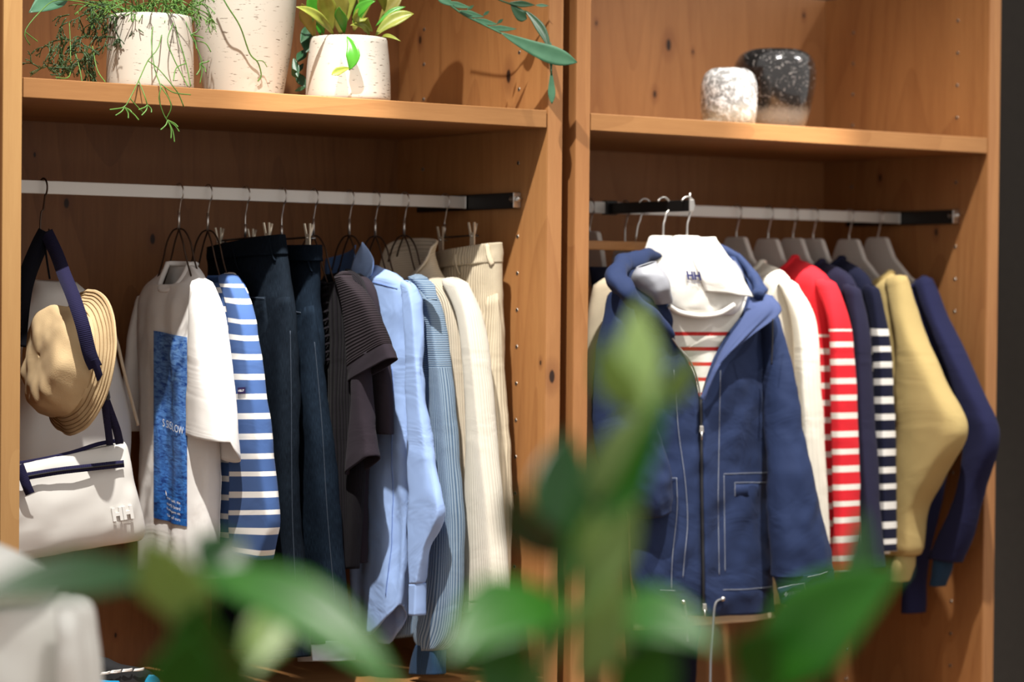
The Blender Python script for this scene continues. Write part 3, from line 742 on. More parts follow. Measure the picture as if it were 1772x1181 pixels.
strip('shoulder_seam', M_shirt_st, g, sb, [(.10, z_of(640, 480, x)), (.5, z_of(690, 497, x)), (.85, z_of(715, 512, x))], .0016)
strip('front_seam', M_shirt_st, g, sb, [(.66, z_of(690, 640, x)), (.70, z_of(690, 800, x)), (.66, z_of(690, 1040, x))], .0018)

# fine blue stripe sweatshirt
x = RXY[7]
wire_hanger('bronze wire hanger holding the blue fine-striped sweatshirt', x, 1.397, .155, .115)
g = thing('sweatshirt', 'pale blue fine-striped sweatshirt with a gathered navy cuff', 'sweatshirt', base(x, 740, 1168))
loft('body', M_bstripe, g, [((684, 488), (738, 480), .026, .03), ((668, 540), (756, 530), .036), ((664, 700), (768, 690), .042), ((660, 900), (760, 900), .046), ((650, 1060), (742, 1050), .05), ((655, 1110), (738, 1098), .046)], c=x, amp=.008, seed=40, vz=True)
loft('sleeve', M_bstripe, g, [((706, 484), (742, 488), .024), ((728, 540), (765, 540), .034), ((737, 620), (780, 620), .04), ((740, 700), (788, 700), .042), ((742, 800), (794, 800), .044), ((742, 900), (800, 900), .046), ((735, 1000), (800, 1000), .05), ((721, 1075), (796, 1075), .052), ((713, 1104), (787, 1110), .046), ((722, 1126), (772, 1126), .03)], c=x, off=(-.012, 0, 0), amp=.005, seed=41, rows=80)
loft('cuff', M_bcuff, g, [((718, 1116), (771, 1118), .03), ((711, 1140), (770, 1140), .034), ((707, 1166), (769, 1168), .034)], c=x, off=(-.012, 0, 0), amp=.003, seed=42, rows=14)
px_sheet('shoulder_fold', M_bstripe, g, [(705, 480), (722, 497), (742, 512)], [(742, 484), (752, 494), (757, 520)], 0, x, .016, (-.04, 0, 0), seed=6)

# cream roll-neck
x = RXY[8]
wire_hanger('bronze wire hanger holding the cream roll-neck sweater', x, 1.400, .155, .115)
g = thing('sweater', 'cream ribbed roll-neck sweater with a long pale sleeve', 'sweater', base(x, 840, 1060))
loft('body', M_cream, g, [((690, 486), (768, 480), .034), ((706, 510), (792, 494), .038), ((724, 560), (812, 540), .044), ((742, 700), (820, 700), .048), ((752, 900), (830, 900), .05), ((757, 1050), (836, 1050), .05)], c=x, amp=.006, seed=50, vz=True)
loft('sleeve', M_creamp, g, [((764, 486), (812, 498), .024), ((786, 545), (833, 545), .034), ((798, 640), (846, 640), .04), ((800, 760), (860, 760), .044), ((798, 880), (870, 880), .046), ((797, 990), (878, 990), .046), ((798, 1046), (881, 1040), .044)], c=x, off=(-.014, 0, 0), amp=.004, seed=51, rows=64, crump=.0018)
loft('cuff', M_creamp, g, [((797, 1044), (882, 1038), .046), ((798, 1062), (881, 1056), .046)], c=x, off=(-.014, 0, 0), amp=.001, seed=51, rows=6, sol=.004)
M_creamh = fabric('cream_rib_across', srgb(206, 190, 166), ribs=.0052, rib_axis=1, rib_bump=1.0, rib_dark=.78)
loft('roll_neck', M_creamh, g, [((660, 428), (757, 430), .045, .075, -.022), ((668, 446), (752, 444), .043, .05, -.01), ((684, 475), (762, 470), .04, .015), ((694, 500), (778, 492), .038)], c=x, amp=.002, seed=52, rows=30, sol=.005)

# cream corduroy trousers
x = RXY[9]
clip_hanger('clip hanger gripping the cream corduroy trousers', x, .178, .30, 1.402)
g, hp, lg = trousers('cream corduroy trousers with belt loops next to the cabinet side', 'trousers', x,
    [((755, 440), (868, 423), .022), ((762, 500), (869, 500), .03), ((775, 600), (872, 600), .03), ((788, 700), (868, 700), .016)],
    [((822, 540), (864, 520), .01), ((822, 680), (878, 680), .032), ((828, 820), (886, 820), .034), ((832, 950), (887, 950), .034), ((835, 1060), (880, 1060), .034)],
    [((770, 600), (830, 600), .022), ((780, 800), (840, 800), .03), ((790, 1050), (845, 1050), .03)], M_cord, 60)
loft('waistband', M_cord, g, [((754, 438), (869, 419), .024), ((757, 466), (870, 454), .03)], c=x, amp=.002, seed=61, rows=8)
belt_loop(g, hp, 846, 428, 462, M_cord); belt_loop(g, hp, 790, 442, 476, M_cord)

# ------------------------------------------------------------------ hat and bags at the post end of the left rail
x = RXY[0]
M_bag = plain('coated_white_canvas', (.70, .68, .645), .55, noise_amt=.03)
M_navyweb = fabric('navy_webbing', srgb(38, 36, 66), ribs=.003, rib_axis=1, rib_bump=.6)
M_navyweb_d = fabric('dark_navy_strap', srgb(16, 17, 26))
M_plastic = plain('black_plastic', (.012, .012, .014), .35)
M_tan = fabric('tan_twill', srgb(204, 178, 138), weave=500., bump=.4, crease=.06)
M_tanst = plain('tan_thread', srgb(150, 122, 84), .8)
M_piping = plain('cream_piping', srgb(214, 196, 168), .6)
hk = thing('s_hook', 'dark wire hook hanging from the rail, carrying the tan bucket hat', 'hook', (x, RY, 1.36))
P = hook_pts(x, RY, RZ1, 1.45)[:-1]
P += [Vector((x-.004, RY, 1.43)), Vector((x-.006, RY, 1.40)), Vector((x-.002, RY-.003, 1.378)), Vector((x+.006, RY-.006, 1.372)), Vector((x+.012, RY-.004, 1.385)), Vector((x+.012, RY-.002, 1.398))]
tube('wire', P, .002, wire_m, hk, 8, 60)

YB = .385
def pxl(name, mat, parent, st, c, **k): return loft(name, mat, parent, st, ax=1, c=c, **k)
g = thing('backpack', 'white coated backpack with cream piping hanging behind the tan hat', 'backpack', tuple(at(120, 850, 1, YB)))
pxl('body', M_bag, g, [((58, 484), (132, 488), .01), ((34, 505), (160, 512), .05), ((5, 560), (190, 570), .05), ((-8, 640), (212, 640), .055), ((-8, 720), (230, 720), .055), ((-8, 790), (229, 790), .055), ((-5, 850), (222, 845), .045)], YB, amp=.003, seed=70, crump=.002, power=.7)
tube('piping', [at(u, v, 1, YB)+Vector((-.004, -.045, 0)) for u, v in ((168, 535), (188, 590), (200, 640), (213, 690), (225, 735))], .0035, M_piping, g, 8, 30)
px_sheet('grab_tab', M_piping, g, [(118, 498), (118, 515)], [(140, 498), (142, 515)], 1, YB, .002, (0, -.03, 0))
# navy carrying strap running from the hook over the hat to the pouch
YS = .085
sb_ = thing('shoulder_pouch', 'flat white pouch bag with navy zip and navy strap hung by the post', 'bag', tuple(at(120, 968, 1, .13)))
pch = pxl('body', M_bag, sb_, [((-8, 810), (216, 765), .01), ((-10, 824), (224, 778), .022), ((-10, 878), (236, 838), .036), ((-8, 928), (250, 895), .036), ((-8, 960), (253, 920), .026), ((-6, 976), (246, 934), .01)], .13, amp=.006, seed=71, crump=.004, power=.6, freq=.7, n=72, rows=44)
def ribbon(name, pts, wid, mat, parent, steps=40, thick=.0014):
    """webbing through px points (u, v, y) with its width across the view"""
    C = [tuple(at(q[0], q[1], 1, q[2])) for q in pts]; V, F, UV = [], [], []
    for i in range(steps+1):
        t = i/steps*(len(C)-1); p = Vector(cr(C, t)); q = Vector(cr(C, min(t+.02, len(C)-1))); r = Vector(cr(C, max(t-.02, 0)))
        d = (q-r).normalized(); s = d.cross((p-CAM).normalized()).normalized()*wid/2
        V += [p-s, p+s]; UV += [(0, t*.05), (wid, t*.05)]
    for i in range(steps): F.append((2*i, 2*i+1, 2*i+3, 2*i+2))
    return mesh(name, V, F, mat, parent, uv=UV, sol=thick)
def pch_y(u, v, lift=.004):
    """depth of the pouch front under a pixel"""
    return .13-.036-lift
ribbon('zip', [(40, 826, .086), (100, 816, .084), (160, 809, .085), (214, 803, .094)], .014, M_navyweb, sb_)
ribbon('zip_teeth', [(42, 826, .084), (100, 816, .082), (160, 809, .083), (213, 803, .092)], .003, M_plastic, sb_)
tube('top_binding', [at(u, v, 1, .122) for u, v in ((2, 807), (60, 798), (120, 785), (170, 769), (212, 762))], .0042, M_navyweb, sb_, 8, 30)
ribbon('pull_tab', [(33, 805, .082), (45, 838, .074), (52, 855, .076)], .018, M_navyweb, sb_)
ribbon('strap', [(80, 402, .285), (66, 430, .27), (48, 475, .24), (38, 520, .23), (30, 600, .23)], .034, M_navyweb_d, sb_)
ribbon('strap', [(80, 402, .285), (98, 440, .22), (112, 478, .13), (126, 512, .05), (142, 560, .012), (155, 612, .012), (165, 636, .02)], .027, M_navyweb, sb_)
ribbon('strap', [(163, 622, .012), (170, 645, .02), (176, 665, .03)], .014, M_navyweb, sb_)
ribbon('strap', [(180, 684, .045), (190, 712, .06), (202, 745, .085), (207, 768, .112)], .016, M_navyweb, sb_)
ribbon('strap', [(180, 686, .047), (184, 720, .065), (188, 750, .09), (190, 770, .115)], .014, M_navyweb, sb_)
p = at(179, 672, 1, .03)
bk = mesh('buckle', [p+RT*a+UP*b-FW*c for c in (0, .008) for a, b in ((-.012, .022), (.006, .024), (.014, -.018), (.012, -.024), (-.002, -.022), (-.006, -.016))], [(5, 4, 3, 2, 1, 0), (6, 7, 8, 9, 10, 11)]+[(i, (i+1) % 6, 6+(i+1) % 6, 6+i) for i in range(6)], M_plastic, sb_, smooth=False, bev=.002)
def on_plane(um, vm, y, wpx, hpx, rot=0.):
    def fn(a, b):
        ca, sa = math.cos(rot), math.sin(rot); u = a*wpx; v = -b*hpx
        return at(um+u*ca-v*sa, vm+u*sa+v*ca, 1, y)
    return fn
M_rub = plain('rubber_white', (.80, .79, .76), .4)
o = lettering('raised_logo', 'HH', M_rub, sb_, on_plane(212, 889, .090, 36, 23, -.16), .06)
m = o.modifiers.new('thick', 'SOLIDIFY'); m.thickness = .004; m.offset = 0
lettering('raised_logo_line', 'HELLY HANSEN', plain('rubber_shade', (.60, .57, .52), .5), sb_, on_plane(213, 905, .089, 34, 4, -.16))

# tan bucket hat: crown towards the camera's left, brim behind it
hat = thing('bucket_hat', 'tan cotton bucket hat with a stitched brim hanging by the post', 'hat', tuple(at(110, 750, 1, .14)))
hc = at(104, 622, 1, .155)
axis = (-RT*.80-FW*.52+UP*.16).normalized(); upv = (UP-axis*UP.dot(axis)).normalized(); sdv = axis.cross(upv)
HM = Matrix((sdv, upv*1.0, axis)).transposed()
def hatgeo(prof, n=72, wob=.004, seed=3):
    V, F, UV = [], [], []
    for i, (r, z) in enumerate(prof):
        for k in range(n):
            a = 2*PI*k/n; q = noise.noise(Vector((math.cos(a)*r*13, math.sin(a)*r*13, z*12+seed)))+.5*noise.noise(Vector((math.cos(a)*r*30, math.sin(a)*r*30, z*28+seed)))
            rr = r*(1+.09*math.cos(2*a))+wob*q*min(1, r/.04)*1.3
            V.append(HM @ Vector((rr*.93*math.cos(a), rr*1.0*math.sin(a), z+wob*1.2*q))+hc); UV.append((a*.1, z+r))
    for i in range(len(prof)-1):
        for k in range(n): F.append((i*n+k, i*n+(k+1) % n, (i+1)*n+(k+1) % n, (i+1)*n+k))
    return V, F, UV
def dens(P, m): return [tuple(cr(P, i/m*(len(P)-1))) for i in range(m+1)]
V, F, UV = hatgeo(dens([(.001, .044), (.05, .048), (.092, .042), (.108, .032), (.115, .012), (.119, -.02)], 30), wob=.0075)
mesh('crown', V, F, M_tan, hat, uv=UV, sol=.002)
V, F, UV = hatgeo(dens([(.117, -.016), (.126, -.026), (.142, -.036), (.158, -.042)], 14), wob=.004, seed=5)
brim = mesh('brim', V, F, M_tan, hat, uv=UV, sol=.003)
for r, z in ((.1245, -.0238), (.1315, -.0290), (.1385, -.0335), (.1455, -.0365), (.1525, -.039)):
    V, F, UV = hatgeo([(r, z)], wob=.004, seed=5)
    tube('brim_stitch', V+[V[0]], .0009, M_tanst, brim, 5)
tube('hang_loop', [at(75, 405, 1, .29), at(81, 450, 1, .24), at(86, 482, 1, .19)], .0022, M_navyweb_d, hat, 6, 10)

# ------------------------------------------------------------------ the right rail
RX = [2.0009, 2.1022, 2.1828, 2.2493, 2.3692, 2.4678]
M_hang = plain('hanger_white', (.62, .58, .54), .5, noise_amt=.03)
M_ivory = fabric('ivory_knit', srgb(226, 220, 206), ribs=.005, rib_axis=0, rib_dark=.92)
M_red = fabric('red_white_stripe', srgb(212, 42, 52), stripes=(.0405, .0135), scol=(.80, .76, .70), from_v=.21)
M_navy = fabric('navy_jersey', srgb(40, 39, 60))
M_navyw = fabric('navy_white_stripe', srgb(26, 28, 48), stripes=(.0405, .015), scol=(.80, .78, .74), from_v=.2)
M_khaki = fabric('khaki_fleece', srgb(182, 160, 108), mottled=.06)
M_navy2 = fabric('dark_navy_fleece', srgb(34, 36, 66), mottled=.08)
M_tealcuff = fabric('teal_rib', srgb(36, 58, 82), ribs=.004)
LB = {0: 'broad white hanger holding the ivory cardigan', 1: 'broad white hanger holding the red striped sweater', 2: 'broad white hanger holding the plain navy top',
      3: 'broad white hanger holding the navy striped sweater', 4: 'broad white hanger holding the khaki sweatshirt', 5: 'broad white hanger holding the dark navy sweatshirt'}
for i, xx in enumerate(RX): broad_hanger(LB[i], xx, at([1283, 1338, 1383, 1418, 1478, 1525][i], [410, 413, 412, 413, 414, 411][i], 0, xx).z, M_hang)
def top(name, label, cat, x, mat, body, near, seed, cuff=None, cuffm=None, collar=None, near_off=-.014, amp=.006, sleevem=None, bm=None):
    g = thing(name, label, cat, base(x, *body[-1][0]))
    b = loft('body', bm or mat, g, body, c=x, amp=amp, seed=seed, vz=True)
    s = loft('sleeve', sleevem or mat, g, near, c=x, off=(near_off, 0, 0), amp=amp*.8, seed=seed+1, rows=70, crump=.003)
    if cuff: loft('cuff', cuffm or mat, g, cuff, c=x, off=(near_off, 0, 0), amp=.002, seed=seed+2, rows=14)
    V = [b.p(-PI/2+2*PI*k/40, .0) for k in range(41)]
    tube('neck_rib', V, .007, bm or mat, g, 8)
    return g, b, s
top('cardigan', 'ivory long-sleeved cardigan beside the red striped sweater', 'cardigan', RX[0], M_ivory,
    [((1252, 470), (1325, 452), .03, .03), ((1255, 500), (1368, 480), .036), ((1285, 600), (1390, 560), .042), ((1300, 850), (1402, 850), .048), ((1320, 1050), (1402, 1040), .05)],
    [((1345, 486), (1386, 506), .024), ((1366, 556), (1414, 560), .036), ((1374, 700), (1422, 700), .04), ((1382, 850), (1431, 850), .042), ((1392, 1000), (1438, 1000), .04), ((1398, 1046), (1436, 1044), .036)], 80)
top('striped_sweater', 'red sweater with white stripes below a plain red yoke', 'sweater', RX[1], M_red,
    [((1322, 476), (1382, 440), .03, .03), ((1328, 510), (1436, 478), .036), ((1362, 600), (1452, 560), .038), ((1402, 760), (1460, 760), .042), ((1420, 985), (1464, 985), .042)],
    [((1408, 488), (1452, 500), .022), ((1432, 560), (1472, 560), .032), ((1437, 660), (1480, 660), .036), ((1437, 800), (1487, 800), .038), ((1438, 900), (1490, 900), .038), ((1434, 992), (1490, 992), .034)], 83)
top('navy_pullover', 'plain dark navy long-sleeved top between two striped sweaters', 'top', RX[2], M_navy,
    [((1372, 476), (1428, 448), .026, .02), ((1382, 510), (1480, 482), .032), ((1420, 600), (1492, 570), .034), ((1455, 800), (1502, 800), .036), ((1474, 985), (1508, 985), .036)],
    [((1455, 496), (1494, 512), .02), ((1474, 580), (1506, 580), .028), ((1478, 720), (1513, 720), .032), ((1482, 880), (1528, 880), .034), ((1488, 985), (1539, 985), .034)], 86)
top('striped_sweater', 'navy sweater with bold white stripes beside the khaki sweatshirt', 'sweater', RX[3], M_navyw,
    [((1408, 474), (1462, 442), .026, .02), ((1420, 510), (1510, 482), .03), ((1458, 600), (1522, 570), .032), ((1490, 800), (1532, 800), .034), ((1505, 960), (1536, 960), .034)],
    [((1490, 496), (1526, 512), .02), ((1503, 590), (1542, 590), .028), ((1507, 700), (1547, 700), .03), ((1514, 850), (1549, 850), .032), ((1518, 955), (1548, 955), .03)], 89)
g, b, s = top('sweatshirt', 'khaki yellow sweatshirt with a bent sleeve and ribbed cuff', 'sweatshirt', RX[4], M_khaki,
    [((1490, 500), (1548, 466), .03, .02), ((1500, 530), (1575, 490), .036), ((1520, 620), (1600, 580), .04), ((1530, 800), (1600, 800), .042), ((1535, 960), (1590, 960), .042)],
    [((1528, 494), (1576, 482), .026), ((1541, 575), (1608, 575), .04), ((1544, 665), (1647, 665), .046), ((1545, 745), (1680, 745), .046), ((1543, 822), (1643, 824), .046), ((1540, 885), (1614, 885), .044), ((1535, 945), (1605, 952), .04), ((1540, 958), (1594, 964), .03)], 92,
    [((1546, 950), (1590, 956), .028), ((1541, 975), (1587, 982), .03), ((1537, 1000), (1577, 1010), .028)], M_khaki)
g, b, s = top('sweatshirt', 'dark navy sweatshirt with a bent sleeve, next to the cabinet side', 'sweatshirt', RX[5], M_navy2,
    [((1555, 500), (1606, 478), .026, .02), ((1556, 560), (1640, 540), .034), ((1570, 700), (1660, 700), .036), ((1572, 850), (1640, 850), .036), ((1566, 980), (1608, 980), .036), ((1560, 1060), (1606, 1062), .036)],
    [((1578, 496), (1620, 486), .024), ((1600, 560), (1650, 556), .034), ((1634, 655), (1697, 650), .036), ((1660, 755), (1739, 755), .036), ((1648, 850), (1713, 850), .036), ((1618, 925), (1690, 932), .034), ((1602, 964), (1670, 976), .03)], 95,
    [((1610, 964), (1656, 972), .026), ((1607, 990), (1650, 998), .026), ((1606, 1010), (1640, 1018), .024)], M_tealcuff)
# two half-hidden hangers behind the arm
broad_hanger('broad white hanger half hidden behind the oak cabinet edge', 1.556, 1.425, M_hang, 'broad white hangers on the right rail', k=.2)
broad_hanger('broad white hanger behind the wooden trouser hanger', 1.660, 1.385, M_hang, 'broad white hangers on the right rail', k=.2)

# ------------------------------------------------------------------ the navy jacket on the face-out arm
M_jack = fabric('navy_shell', srgb(38, 50, 82), bump=.04, mottled=.06, rough=.7, crease=.35)
M_jackin = fabric('navy_facing', srgb(66, 78, 116), bump=.04, mottled=.05, rough=.7)
M_lining = plain('silver_lining', srgb(150, 152, 160), .4, .0)
M_thread = plain('white_thread', srgb(140, 146, 160), .8)
M_zip = plain('zip_tape', (.008, .008, .011), .6)
YJ = .03
J = thing('hooded_jacket', 'navy hooded zip jacket with white topstitching, worn open at the neck', 'jacket', tuple(at(1220, 1062, 1, YJ)))
JS = [((1112, 468), (1284, 468), .035), ((1084, 505), (1308, 518), .046), ((1076, 570), (1316, 575), .052), ((1080, 680), (1320, 680), .055), ((1086, 800), (1324, 800), .056), ((1090, 900), (1328, 900), .056), ((1094, 1000), (1332, 1000), .056), ((1104, 1040), (1335, 1030), .055), ((1100, 1066), (1336, 1058), .05)]
ghost = loft('x', None, None, JS, ax=1, c=YJ, seed=110, amp=.010, crump=.006, power=.95, build=False, freq=.6)
openR = [(462, 1288), (500, 1296), (545, 1282), (585, 1252), (620, 1234), (655, 1221), (690, 1213), (720, 1212), (850, 1214), (1062, 1217)]
openL = [(462, 1112), (500, 1108), (525, 1108), (560, 1142), (590, 1165), (620, 1188), (650, 1202), (690, 1211), (720, 1211), (850, 1213), (1062, 1216)]
def interp(T_, v):
    for (a, ua), (b, ub) in zip(T_, T_[1:]):
        if v <= b: return ua+(ub-ua)*max(0, (v-a))/(b-a)
    return T_[-1][1]
def pxv(P):
    v = Vector(P)-CAM; d = v.dot(FW); return 886+FPX*v.dot(RT)/d, 590.5-FPX*v.dot(UP)/d
def theta_at(S_, t, u):
    """front angle where a surface row meets a pixel column"""
    lo, hi = 0.02, PI-.02
    for _ in range(24):
        m = (lo+hi)/2
        if pxv(S_.p(m, t))[0] > u: lo = m
        else: hi = m
    return (lo+hi)/2
def vof(t): return pxv(ghost.station(t)[:3])[1]
cacheR, cacheL = {}, {}
def thR(t):
    k = round(t, 4)
    if k not in cacheR: cacheR[k] = theta_at(ghost, t, interp(openR, vof(t)))
    return cacheR[k]
def thL(t):
    k = round(t, 4)
    if k not in cacheL: cacheL[k] = theta_at(ghost, t, interp(openL, vof(t)))
    return cacheL[k]
kw = dict(ax=1, c=YJ, seed=110, amp=.010, crump=.006, power=.95, freq=.6, rows=90, n=44, sol=.003)
loft('front_panel', M_jack, J, JS, th0=thR, th1=lambda t: -PI/2, **kw)
loft('front_panel', M_jack, J, JS, th0=thL, th1=lambda t: 3*PI/2, **kw)
def jpt(u, v, lift=.003):
    t = 0
    lo, hi = 0., 1.
    for _ in range(26):
        m = (lo+hi)/2
        if vof(m) < v: lo = m
        else: hi = m
    t = (lo+hi)/2; th = theta_at(ghost, t, u); return ghost.p(th, t, lift)
def jline(name, pts, r, mat, parent=J, steps=40, lift=.003, n=6):
    Q = [cr([tuple(q) for q in pts], i/steps*(len(pts)-1)) for i in range(steps+1)]
    return tube(name, [jpt(q[0], q[1], lift) for q in Q], r, mat, parent, n)
loft('sleeve', M_jack, J, [((1292, 540), (1342, 540), .030, 0, 0, .02), ((1312, 600), (1357, 596), .04, 0, 0, .0), ((1322, 700), (1376, 690), .045, 0, 0, -.035), ((1328, 820), (1400, 810), .048, 0, 0, -.065), ((1335, 920), (1422, 905), .05, 0, 0, -.08), ((1341, 1002), (1439, 984), .05, 0, 0, -.085)], ax=1, c=-.085, seed=112, amp=.006, crump=.007, rows=64)
cf = loft('cuff', M_jack, J, [((1340, 998), (1440, 982), .051), ((1348, 1024), (1441, 1008), .05), ((1356, 1050), (1440, 1030), .047)], ax=1, c=-.085, seed=113, amp=.002, crump=.001, rows=14)
px_sheet('cuff_tab', M_jack, J, [(1346, 1020), (1354, 1046)], [(1393, 1011), (1398, 1036)], 1, -.142, .004, sol=.004)
lettering('cuff_lettering', 'GORE-TEX', M_thread, J, on_plane(1376, 1028, -.153, 22, 6, -.12))
pd = [on_plane(1361, 1030, -.153, 8, 8)(a, b) for a, b in ((0, .6), (.5, 0), (0, -.6), (-.5, 0))]
mesh('cuff_diamond', pd, [(0, 1, 2, 3)], M_thread, J, smooth=False)
tube('cuff_stitch', [at(u, v, 1, -.138) for u, v in ((1398, 1000), (1418, 996), (1432, 991))], .0014, M_thread, J, 6)
tube('tab_edge', [at(u, v, 1, -.150) for u, v in ((1347, 1019), (1370, 1014), (1392, 1011), (1398, 1035))], .0012, M_thread, J, 6)
loft('sleeve', M_jack, J, [((1052, 512), (1096, 512), .045), ((1040, 590), (1104, 590), .046), ((1030, 690), (1122, 690), .05), ((1032, 780), (1146, 775), .052), ((1056, 850), (1162, 838), .052), ((1098, 900), (1160, 880), .045)], ax=1, c=.05, off=(0, -.055, 0), seed=114, amp=.01, crump=.01, rows=64)
# zip, stitching, pockets
jline('zip', [(1211, 684), (1212, 740), (1213, 850), (1215, 960), (1216, 1060)], .0035, M_zip)
for (u, v, s) in ((1211, 742, 1), (1216, 1046, 1)):
    p = jpt(u, v, .006)
    q = mesh('zip_slider', [p+RT*a+UP*b-FW*c for c in (0, .005) for a, b in ((-.004, .009), (.004, .009), (.005, -.006), (-.005, -.006))], [(3, 2, 1, 0), (4, 5, 6, 7)]+[(i, (i+1) % 4, 4+(i+1) % 4, 4+i) for i in range(4)], steel, J, smooth=False, bev=.001)
    tube('zip_pull', [p-FW*.005+UP*-.004, p-FW*.006-UP*.022], .002, steel, q, 6)
ZT = [(1107, 524), (1130, 548), (1150, 570), (1170, 598), (1190, 622), (1203, 652), (1211, 690)]
jline('zip_teeth', ZT, .0021, steel, lift=.004)
jline('zip_edge', [(1296, 556), (1262, 590), (1238, 622), (1222, 656), (1212, 694)], .0022, M_zip, lift=.001)
for pts in ([(1165, 640), (1172, 740), (1184, 830), (1188, 900), (1183, 960), (1180, 996)], [(1245, 640), (1243, 740), (1241, 860), (1242, 940), (1243, 992)],
            [(1253, 985), (1252, 900), (1251, 820)], [(1251, 818), (1290, 817), (1328, 817)], [(1146, 826), (1168, 825)], [(1169, 825), (1170, 880), (1162, 960), (1160, 1015)],
            [(1270, 833), (1300, 833), (1332, 834)], [(1270, 833), (1270, 856)], [(1250, 1017), (1290, 1016), (1338, 1014)], [(1140, 1018), (1166, 1018)]):
    jline('topstitch', pts, .0007, M_thread, lift=.0036, steps=30, n=5)
V = [jpt(u, v, .004) for v in (836, 846, 857) for u in (1271, 1290, 1310, 1331)]
mesh('pocket_flap', V, [(r*4+k, r*4+k+4, r*4+k+5, r*4+k+1) for r in range(2) for k in range(3)], M_jack, J, sol=.005)
V = [jpt(u, v, .004) for v in (846, 856, 868) for u in (1142, 1150, 1158)]
mesh('pocket_flap', V, [(r*3+k, r*3+k+3, r*3+k+4, r*3+k+1) for r in range(2) for k in range(2)], M_jack, J, sol=.005)
for pts in ([(1179, 1036, .015), (1184, 1046, .012), (1188, 1080, .01), (1190, 1110, .01)], [(1248, 1032, .02), (1238, 1046, .012), (1233, 1090, .008), (1230, 1140, .008), (1229, 1190, .008)]):
    p0 = jpt(pts[0][0], pts[0][1], .006); PP = [p0]+[Vector((at(u, v, 1, p0.y-k*.15)).to_tuple()) for u, v, k in pts[1:]]
    tube('draw_cord', PP, .0026, fabric('cord', srgb(40, 42, 52), ribs=.004, rib_axis=0, scol=(.6, .6, .6)), J, 6, 30)
    tube('cord_eyelet', [p0+FW*.002, p0-FW*.004], .005, steel, J, 10)
# turned-back facing with a round tab at its top, and the hood
px_sheet('turned_facing', M_jackin, J, [(1302, 506, .0), (1290, 542, .05), (1262, 584, .062), (1236, 630, .064), (1212, 690, .06)], [(1340, 512, .05), (1351, 540, .07), (1300, 582, .085), (1240, 634, .08), (1215, 694, .066)], 1, YJ, .01, (0, -.012, 0), seed=9, wob=.008, n=20, m=36, sol=.003)
hoodl = [(1160, 580, -.08), (1125, 542, -.09), (1090, 512, -.085), (1068, 482, -.05), (1076, 460, .0), (1110, 447, .05), (1150, 438, .09), (1200, 432, .11), (1246, 436, .1), (1284, 456, .06), (1308, 490, .02), (1318, 512, -.03)]
tube('hood_rim', [at(u, v, 1, y) for u, v, y in hoodl], [.008, .016, .022, .022, .02, .018, .016, .014, .013, .013, .014, .012], M_jack, J, 16, 90)
for v_ in bpy.data.objects[[o.name for o in J.children if o.name.startswith('hood_rim')][0]].data.vertices:
    q_ = v_.co*26; v_.co += Vector((noise.noise(q_), noise.noise(q_+Vector((9, 0, 0))), noise.noise(q_+Vector((0, 9, 0)))))*.011
pxl('hood', M_jack, J, [((1074, 470), (1128, 462), .02), ((1064, 494), (1150, 490), .045), ((1072, 524), (1156, 530), .05), ((1100, 556), (1162, 566), .035), ((1134, 588), (1168, 592), .012)], YJ-.03, amp=.01, seed=115, crump=.012, rows=40)
pxl('hood_lining', M_lining, J, [((1102, 464), (1134, 452), .012), ((1094, 480), (1152, 474), .03), ((1106, 502), (1158, 500), .03), ((1134, 528), (1160, 524), .012)], YJ-.075, amp=.008, seed=116, crump=.006, rows=30)
pxl('hood', M_jack, J, [((1244, 442), (1276, 446), .012), ((1254, 470), (1300, 474), .025), ((1272, 500), (1316, 508), .03), ((1284, 530), (1322, 530), .02)], YJ+.05, amp=.006, seed=117, crump=.008, rows=30)
pxl('hood_lining', M_lining, J, [((1262, 452), (1270, 452), .01), ((1266, 480), (1286, 484), .016), ((1270, 520), (1288, 520), .012)], YJ+.0, amp=.004, seed=118, crump=.004, rows=20)
tube('side_cord', [at(u, v, 1, -.075) for u, v in ((1337, 552), (1337, 590), (1335, 632))], .002, M_zip, J, 6, 12)

# striped top with a soft white hood worn under it
M_wstripe = fabric('white_red_stripe', (.80, .77, .70), stripes=(.0338, .0085), scol=srgb(196, 52, 50), from_v=ZREF-at(1205, 571, 1, -.03).z)
M_softw = fabric('soft_white_jersey', (.80, .78, .73), bump=.05)
YT = .03
Wt = thing('striped_hoodie', 'white hooded top with thin red stripes worn under the navy jacket', 'top', tuple(at(1210, 720, 1, YT)))
wb_ = pxl('body', M_wstripe, Wt, [((1150, 520), (1290, 520), .025), ((1140, 545), (1300, 545), .034), ((1140, 620), (1296, 620), .036), ((1150, 720), (1280, 720), .036)], YT-.012, amp=.003, seed=120, vz=True)
hd = pxl('hood', M_softw, Wt, [((1174, 412), (1236, 410), .014), ((1156, 436), (1252, 434), .03), ((1142, 466), (1270, 464), .042), ((1140, 500), (1290, 500), .040), ((1150, 530), (1280, 534), .040), ((1164, 542), (1266, 546), .034)], YT-.036, amp=.011, seed=123, crump=.004, freq=1.1, rows=50)
tube('neck_rib', [at(u, v, 1, -.048) for u, v in ((1158, 530), (1176, 541), (1210, 547), (1244, 543), (1270, 528))], .006, M_softw, Wt, 8, 24)
px_sheet('hood_edge', M_softw, Wt, [(1190, 414, -.03), (1196, 440, .004), (1208, 474, .014), (1222, 505, .016)], [(1238, 410, -.03), (1258, 440, -.014), (1282, 474, -.006), (1302, 514, -.004)], 1, YT-.068, .010, (0, 0, 0), seed=11, wob=.006)
M_navyink = plain('navy_ink', srgb(40, 42, 96), .7)
lettering('chest_logo', 'HH', M_navyink, Wt, lambda a, b: spx(hd, 1198+a*24-b*3, 477-b*15+a*2, .005), .05)
